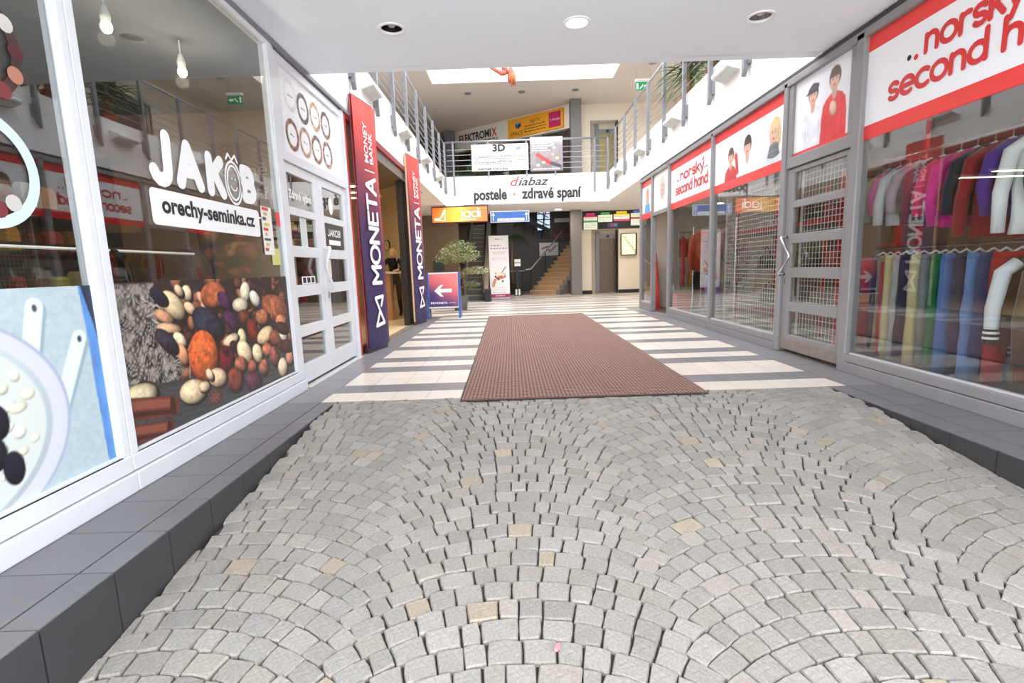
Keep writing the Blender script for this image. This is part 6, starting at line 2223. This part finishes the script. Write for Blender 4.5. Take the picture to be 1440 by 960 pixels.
# ---- lit orange sign and blue hanging sign under the bridge
JF = FRONT(16.24)
t = thing('lit_sign', (-1.6, 16.24, 2.58), 'backlit orange shop sign with white lettering below the footbridge', 'sign')
MB().fbox(JF, -2.49, -.69, 2.57, 3.08, -.14, 0).build('case', mat('sign_case', (92, 40, 26), 0.4), t)
cv = Canvas(1.74, .45, 80, 24)
stops = [(0, (250, 120, 60)), (.3, (252, 176, 60)), (.5, (254, 200, 76)), (.75, (250, 150, 60)), (1, (248, 128, 70))]
for k in range(3):
    cv.img[..., k] = np.interp(cv.X / 1.74 + .06 * np.sin(cv.Y * 8), [s[0] for s in stops], [s[1][k] for s in stops])
cv.sheet(JF, -2.46, 2.60, t, w=.004, name='lit_face', material=print_mat('lit_orange', .4, .22))
GW2 = mat('glow_white', (255, 252, 244), .4, emit=.7)
stroke_text('jadi', JF, -1.56, 2.74, .17, .017, GW2, t, w=.008, fit=.62)
MB().fbox(JF, -1.52, -1.08, 2.655, 2.68, .005, .008).build('underline', GW2, t)
MB().stroke(JF, [(-2.38, 2.70), (-2.24, 2.70), (-2.16, 2.78), (-2.08, 2.95), (-2.06, 2.98)], .022, .008).build('shoe_mark', GW2, t)
MB().stroke(JF, [(-2.06, 2.98), (-2.06, 2.68)], .01, .009).build('heel_mark', GW2, t)
MB().fbox(JF, -2.40, -2.02, 2.645, 2.66, .005, .008).build('underline', GW2, t)
for x in (-2.2, -1.0):
    MB().tube([(x, 16.31, 3.08), (x, 16.31, 3.10)], .015, 6).build('bracket', STEEL, t)

t = thing('hanging_sign', (0, 16.3, 2.55), 'blue hanging direction sign with white arrows', 'sign')
HF = FRONT(16.28)
MB().fbox(HF, -.62, .62, 2.54, 2.89, -.06, 0).build('frame', mat('sign_frame', (214, 216, 222), .35), t, bevel=.006)
MB().fbox(HF, -.595, .595, 2.565, 2.865, 0, .004).build('blue_face', mat('sign_blue', (58, 104, 180), .4, var=.03), t)
MB().fbox(HF, -.40, .46, 2.58, 2.66, .004, .006).build('white_strip', VINYL_WHITE, t)
text('k parkovišti', HF, -.38, 2.595, .075, mat('ink_blue', (60, 80, 130), .5), t, w=.008, width=.8)
for x in (-.53, .53):
    MB().stroke(HF, [(x, 2.60), (x, 2.82)], .012, .006).build('arrow_shaft', VINYL_WHITE, t)
    MB().stroke(HF, [(x - .04, 2.765), (x, 2.825), (x + .04, 2.765)], .012, .007).build('arrow_head', VINYL_WHITE, t)
for x in (-.32, .3):
    MB().tube([(x, 16.31, 2.89), (x, 16.31, 3.0), (x, 16.40, 3.0), (x, 16.40, 3.105)], .012, 6).build('hanger', STEEL, t)

# ---- roll up banner
t = thing('rollup_banner', (-.42, 17.4, 0), 'white roll-up banner with a dessert picture beside the escalator', 'banner')
UFm = FRONT(17.4)
cv = Canvas(.68, 2.1, 70, 170, (238, 235, 232))
cv.scribble(.22, .46, 1.98, .022, (120, 112, 110), 1)
cv.scribble(.06, .40, 1.76, .045, (150, 140, 138), 2, 2)
cv.scribble(.06, .62, 1.66, .045, (150, 140, 138), 3, 2)
for i in range(4):
    cv.scribble(.14 - .05 * (i > 1), .56 + .06 * (i > 1), 1.54 - .06 * i - .06 * (i > 1), .018, (176, 168, 166), 4 + i)
cv.ellipse(.36, .74, .2, .02, -.02, .12, (236, 214, 190), .4)
cv.ellipse(.36, .70, .1, .01, 0, .05, (196, 90, 70), .5)
for (x, y, c) in ((.2, .72, (60, 36, 40)), (.25, .66, (90, 30, 36)), (.46, .68, (210, 130, 110)), (.52, .72, (200, 80, 80)), (.3, .62, (60, 40, 42)), (.44, .56, (70, 60, 70)), (.2, .85, (226, 180, 150))):
    cv.ellipse(x, y, .035, 0, 0, .03, c, .5)
cv.line(.42, .86, .56, 1.05, .012, (50, 44, 46))
cv.line(.12, .46, .18, .60, .05, (206, 140, 110))
cv.ellipse(.11, .42, .06, 0, 0, .05, (214, 150, 116), .4)
for i in range(3):
    cv.scribble(.2 - .05 * i, .52 + .05 * i, .34 - .09 * i, .018, (180, 172, 170), 14 + i)
cv.rect(0, 0, .68, .12, (158, 30, 84))
cv.scribble(.18, .5, .045, .03, (236, 214, 226), 30)
cv.sheet(UFm, -.76, .09, t, w=.006, name='printed_face')
MB().fbox(UFm, -.76, -.08, .09, 2.19, -.002, .002).build('backing', VINYL_WHITE, t)
MB().fbox(UFm, -.77, -.07, 2.185, 2.205, -.012, .012).build('top_bar', STEEL, t)
MB().fbox(UFm, -.78, -.06, .02, .10, -.06, .0).build('cassette', STEEL, t, bevel=.01)
for x in (-.66, -.18):
    MB().fbox(UFm, x - .03, x + .03, .001, .02, -.14, .14).build('foot', STEEL, t)

# ---- escalator
t = thing('escalator', (-1.3, 17.4, 0), 'escalator climbing away behind the indoor tree', 'escalator')
ST = mat('escalator_step', (92, 84, 76), 0.5, metal=.3, var=.15, vscale=30)
SK = mat('escalator_skirt', (150, 138, 124), 0.4, metal=.3)
y0e, rise, run = 17.35, .2, .36
MB().box(-1.62, -1.0, 16.95, y0e, .001, .012).build('comb_plate', STEEL, t)
for k in range(15):
    y, z = y0e + k * run, k * rise
    MB().box(-1.62, -1.0, y, y + run + .02, z - .15 if k else .001, z + rise).build('step', ST, t, bevel=.004)
    MB().box(-1.62, -1.0, y - .006, y, z + rise - .025, z + rise - .005).build('step_nosing', mat('nosing', (150, 146, 138), .5), t)
for sgn, xa in ((-1, -1.64), (1, -.98)):
    fr = F((xa, 0, 0), (0, 1, 0))
    k_ = rise / run
    ye = y0e + 14 * run
    pts = [(16.75, .02), (17.3, .02), (17.5, .02), (ye, (ye - 17.5) * k_ + .0), (ye, (ye - 17.3) * k_ + .98), (17.45, .98), (16.9, .95), (16.72, .75), (16.70, .3)]
    MB().prism(fr, pts, -.015, .015).build('balustrade', mat('balustrade_panel', (176, 164, 150), .3, metal=.3), t)
    rail = [(xa, 16.75, .05), (xa, 16.66, .3), (xa, 16.67, .75), (xa, 16.86, .98), (xa, 17.4, 1.01), (xa, ye, (ye - 17.3) * k_ + 1.02)]
    MB().tube(rail, .035, 8).build('handrail', BLACK, t, smooth=True)
    xb = xa + sgn * .16
    MB().prism(F(((xa + xb) / 2, 0, 0), (0, 1, 0)), [(16.95, .002), (17.5, .002), (ye, (ye - 17.5) * k_), (ye, (ye - 17.5) * k_ + .4), (17.45, .36), (16.95, .30)], -.075 if sgn > 0 else -.06, .06 if sgn > 0 else .075).build('skirt', SK, t)
MB().box(-.93, -.72, 16.78, 17.0, .001, .42).build('control_box', BLACK, t, bevel=.01)

# ---- stairs
SD = Vector((math.sin(math.radians(35)), math.cos(math.radians(35)), 0))
SR = Vector((SD.y, -SD.x, 0))
S0 = Vector((.72, 20.22, 0))
t = thing('staircase', S0, 'beige stone staircase climbing to the right behind the pillar', 'stairs')
SM = mat('beige_stair_stone', (200, 166, 126), 0.55, var=.06, vscale=5)
SM2 = mat('grey_stair_side', (116, 112, 110), 0.6)
for k in range(15):
    a = S0 + SD * (.28 * k)
    fr = F(a, SR)
    st_ = MB().fbox(fr, 0, 1.2, .001 if k == 0 else .168 * k - .02, .168 * (k + 1) - .03, -.30, .0).build('step', mat('stair_riser', (172, 140, 106), .6, var=.06, vscale=5), t)
    MB().fbox(fr, -.01, 1.2, .168 * (k + 1) - .03, .168 * (k + 1), -.30, .02).build('tread', SM, st_, bevel=.006)
    MB().fbox(fr, 1.2, 1.4, .001, .168 * (k + 1) + .02, -.28, .0).build('side_block', SM2, t)
SW = F(S0, SD)
MB().prism(SW, [(0, .001), (.28 * 15, .001), (.28 * 15, .168 * 15 - .03), (.02, .15)], -.0, .05).build('stringer', SM2, t)
hrp = [S0 + SD * .1 + Vector((0, 0, 1.0)) - SR * .02 - SD * .35, S0 + SD * .1 + Vector((0, 0, 1.02)), S0 + SD * 4.2 + Vector((0, 0, 1.02 + 4.1 * .6))]
MB().tube(hrp, .03, 8).build('handrail', mat('silver_rail', (196, 194, 190), .35, metal=.2), t, smooth=True)
for q in (.12, 1.25, 2.4, 3.5):
    p_ = S0 + SD * q
    MB().tube([p_ + Vector((0, 0, .168 * (q / .28))), p_ + Vector((0, 0, 1.0 + (q - .1) * .6))], .022, 6).build('baluster', DARK, t)
for k in range(5):
    MB().tube([S0 + SD * .12 + Vector((0, 0, .3 + .14 * k)), S0 + SD * 3.5 + Vector((0, 0, .3 + .14 * k + 3.38 * .6))], .006, 6).build('wire', STEEL, t)
# the upper flight seen beyond
t = thing('upper_flight', (1.6, 23, 2.3), 'dark steel railing of the upper stair flight', 'railing')
for dz in (0, .35, .7):
    MB().tube([(.3, 22.6, 3.6 + dz), (1.75, 23.2, 2.95 + dz)], .02, 6).build('rail', DARK, t)
for k in range(4):
    x, y, z = .45 + .4 * k, 22.66 + .16 * k, 3.5 - .17 * k
    MB().tube([(x - .25, y, z - .65), (x, y, z + .75)], .03, 6).build('baluster', DARK, t)
MB().prism(FRONT(23.0), [(.3, 3.3), (1.8, 2.6), (1.8, 2.78), (.3, 3.5)], -.1, .1).build('stringer', DARK, t)
# boards by the stairs
t = thing('stair_poster', (1.6, 22.3, 1.5), 'white poster with red script on the stair wall', 'poster', 'boards by the stairs')
SPF = FRONT(23.58)
cv = Canvas(.85, .55, 40, 26, (226, 220, 214))
cv.line(.1, .3, .35, .4, .025, (150, 40, 44))
cv.line(.35, .4, .45, .15, .02, (70, 60, 60))
cv.line(.5, .2, .75, .42, .025, (160, 44, 46))
cv.sheet(SPF, 1.35, 1.62, t, w=.022)
MB().fbox(SPF, 1.33, 2.22, 1.60, 2.19, 0, .02).build('board', VINYL_WHITE, t)
t = thing('stair_poster', (2.4, 23.5, 2.2), 'dark board with red writing high by the stairs', 'sign', 'boards by the stairs')
MB().fbox(SPF, 1.95, 2.95, 2.2, 3.05, 0, .04).build('board', mat('dark_red_board', (62, 30, 30), .5), t)
text('RESTAURANT', SPF, 2.0, 2.42, .17, mat('board_red', (200, 60, 52), .5), t, w=.043, width=.9)
t = thing('stair_poster', (2.3, 23.5, 3.1), 'narrow white plate above the dark red board', 'sign', 'boards by the stairs')
MB().fbox(SPF, 2.05, 2.75, 3.1, 3.28, 0, .04).build('board', VINYL_WHITE, t)
sw = sroot('window_10', (1.5, 23.58, 2.6), 'small daylit stair window with dark bars')
MB().fbox(SPF, 1.25, 1.85, 2.75, 3.75, .0, .01).build('daylight_pane', mat('daylight_pane', (196, 214, 230), .3, emit=.8), sw)
for k in range(5):
    MB().fbox(SPF, 1.22, 1.88, 2.75 + .25 * k - .02, 2.75 + .25 * k + .02, .01, .03).build('bar', DARK, sw)
for x in (1.24, 1.55, 1.86):
    MB().fbox(SPF, x - .02, x + .02, 2.73, 3.77, .01, .03).build('bar', DARK, sw)

# ---- palm, rail, stand by the stairs
t = thing('potted_palm', (.05, 21.2, 0), 'dark potted palm behind the roll-up banner', 'plant')
MB().lathe((.05, 21.2, 0), [(.2, .001), (.26, .4), (.28, .42), (.24, .42), (.22, .38), (0, .38)], 20).build('pot', DARK, t)
MB().tube([(.05, 21.2, .36), (.02, 21.2, 1.3), (.06, 21.2, 2.3)], [.06, .05, .04], 8).build('trunk', BARK, t, smooth=True)
for k in range(11):
    az = k * 2.399
    el = .9 - .12 * (k % 5)
    d = Vector((math.cos(az) * math.cos(el), math.sin(az) * math.cos(el), math.sin(el)))
    mb = MB()
    L = .95
    prev = None
    for i in range(1, 15):
        f = i / 14
        p_ = Vector((.06, 21.2, 2.3)) + d * L * f + Vector((0, 0, -.85 * f * f))
        tan = (d * L + Vector((0, 0, -1.7 * f))).normalized()
        sd_ = tan.cross(Vector((0, 0, 1))).normalized()
        for s in (-1, 1):
            strap_leaf(mb, p_, sd_ * s * .8 + tan * .5, .32 * math.sin(math.pi * (.2 + .75 * f)), .012, .5, 3)
    mb.build('frond', LEAF_D, t)['kind'] = 'stuff'
t = thing('barrier_rail', (.35, 20.0, 0), 'low dark barrier rail left of the staircase', 'rail')
MB().tube([(-.35, 20.0, .96), (.5, 20.0, .96)], .022, 8).build('rail', STEEL_MATT, t)
for x in (-.3, .42):
    MB().tube([(x, 20.0, .001), (x, 20.0, .96)], .02, 8).build('post', DARK, t)
t = thing('info_stand', (.2, 19.75, 0), 'slim black stand with white sheets beside the staircase', 'stand')
MB().box(.17, .27, 19.7, 19.78, .03, 1.15).build('pole', BLACK, t)
MB().box(.08, .36, 19.62, 19.86, .001, .03).build('foot', BLACK, t)
for k, z in enumerate((1.15, 1.3)):
    MB().box(.12, .36, 19.69, 19.74, z, z + .12).build('sheet_holder', VINYL_WHITE, t)
for s in (-.06, .06):
    MB().loft([[(.22 + s + .035 * a, 19.66 + .09 * b, .031 + h_) for a, b in ((-1, -1), (1, -1), (1, 1), (-1, 1))] for h_ in (0, .1, .22)]).build('white_box', VINYL_WHITE, t)

# ---- menu board and light box on the lift wall
LF = FRONT(19.35)
t = thing('menu_board', (3.86, 19.36, 2.4), 'black menu board with lit coloured panels above the lift', 'sign')
MB().fbox(LF, 2.76, 5.2, 2.44, 3.11, -.04, 0).build('board', BLACK, t)
LIT = print_mat('lit_panel', .4, .35)
for i, (x0, x1, z0, z1, c, c2) in enumerate(((2.79, 3.31, 2.44, 3.05, (206, 50, 100), (80, 150, 80)), (3.34, 3.88, 2.70, 3.07, (70, 170, 80), None), (3.93, 4.53, 2.72, 3.09, (240, 206, 60), (214, 60, 110)), (4.58, 5.15, 2.54, 3.10, (90, 120, 200), (206, 50, 60)))):
    w_, h_ = x1 - x0, z1 - z0
    cv = Canvas(w_, h_, 40, 40, (232, 240, 220))
    cv.rect(0, h_ - .11, w_, h_, (20, 20, 22))
    cv.rect(.1, h_ - .10, w_ - .1, h_ - .01, c)
    cv.rect(0, h_ - .17, w_, h_ - .11, c if i % 2 == 0 else (236, 244, 226))
    if c2:
        cv.rect(0, h_ * .42, w_, h_ * .42 + .07, c2) if i in (0, 3) else cv.rect(0, 0, w_, .07, c2)
    for q in range(6):
        z = h_ - .21 - q * .065
        if z > .02:
            cv.scribble(.04, w_ - .05, z, .018, (110, 130, 110), 40 + q + 7 * i)
    cv.sheet(LF, x0, z0, t, w=.006, name='lit_panel', material=LIT)
cv = Canvas(.38, .16, 24, 12, (60, 70, 140))
cv.rect(.13, .02, .2, .14, (196, 60, 60))
cv.rect(.24, .03, .35, .13, (120, 130, 190))
cv.sheet(LF, 3.70, 2.50, t, w=.006, name='logo_panel')
t = thing('light_box', (4.49, 19.36, 1.45), 'glowing light box with diagonal script beside the lift', 'sign')
MB().fbox(LF, 4.20, 4.80, 1.43, 2.25, -.04, .08).build('case', BLACK, t, bevel=.006)
MB().fbox(LF, 4.22, 4.74, 1.46, 2.22, .08, .085).build('lit_face', mat('lit_cream', (250, 240, 196), .4, emit=.5), t)
text('Vinikovna', LF, 4.25, 2.10, .2, INK_DARK, t, w=.09, rot=math.radians(-52), shear=.3, width=.78)
t = thing('wall_notice', (-2.75, 19.1, 1.2), 'dark teal notice on the brown wall left of the escalator', 'poster')
MB().box(-2.95, -2.55, 19.08, 19.12, 1.05, 1.45).build('board', mat('dark_teal', (38, 52, 54), .5), t)
MB().box(-2.93, -2.57, 19.075, 19.08, 1.07, 1.43).build('sheet', mat('dark_teal_sheet', (44, 62, 64), .4), t)

# ---- lamps under the bridge; all but the one by the pillar added for light
for k, (x, y, p_) in enumerate(((1.73, 18.26, 22), (-.9, 17.9, 22), (4.6, 17.6, 24), (-3.6, 15.2, 30), (4.8, 14.4, 24))):
    t = thing('hall_lamp', (x, y, 3.12), 'flat round lamp under the footbridge level, %s' % ('beside the pillar', 'above the escalator', 'in front of the lift', 'left of the indoor tree', 'beyond the corner window')[k], 'lamp', 'round hall lamps')
    MB().lathe((x, y, 3.095), [(.13, 0), (.15, .005), (.15, .025), (.13, .025)], 24).build('ring', VINYL_WHITE, t)
    MB().lathe((x, y, 3.09), [(0, 0), (.12, 0), (.12, .006), (0, .006)], 24).build('lens', mat('hall_lamp_lit', (255, 244, 224), .4, emit=8.0), t)
    ld = bpy.data.lights.new('hall_light', 'AREA')
    ld.shape, ld.size, ld.energy, ld.color = 'DISK', .24, p_, (1, .93, .82)
    lo = bpy.data.objects.new('hall_light', ld)
    COL.objects.link(lo)
    lo.parent = t
    lo.location = (0, 0, -.04)

# ---- a scrap on the cobbles
zz = zr(1.62)
tag(MB().loft([[(.115 + .006 * a + .01 * f, 1.60 + .005 * b + .018 * f, zz + .006 + .004 * f + .008 * (b > 0)) for a, b in ((-1, -1), (1, -1), (1, 1), (-1, 1))] for f in (0, .5, 1)]).build('pink_wrapper', mat('pink_paper', (240, 120, 130), .6)), 'tiny pink wrapper lying between the nearest cobblestones', 'litter')
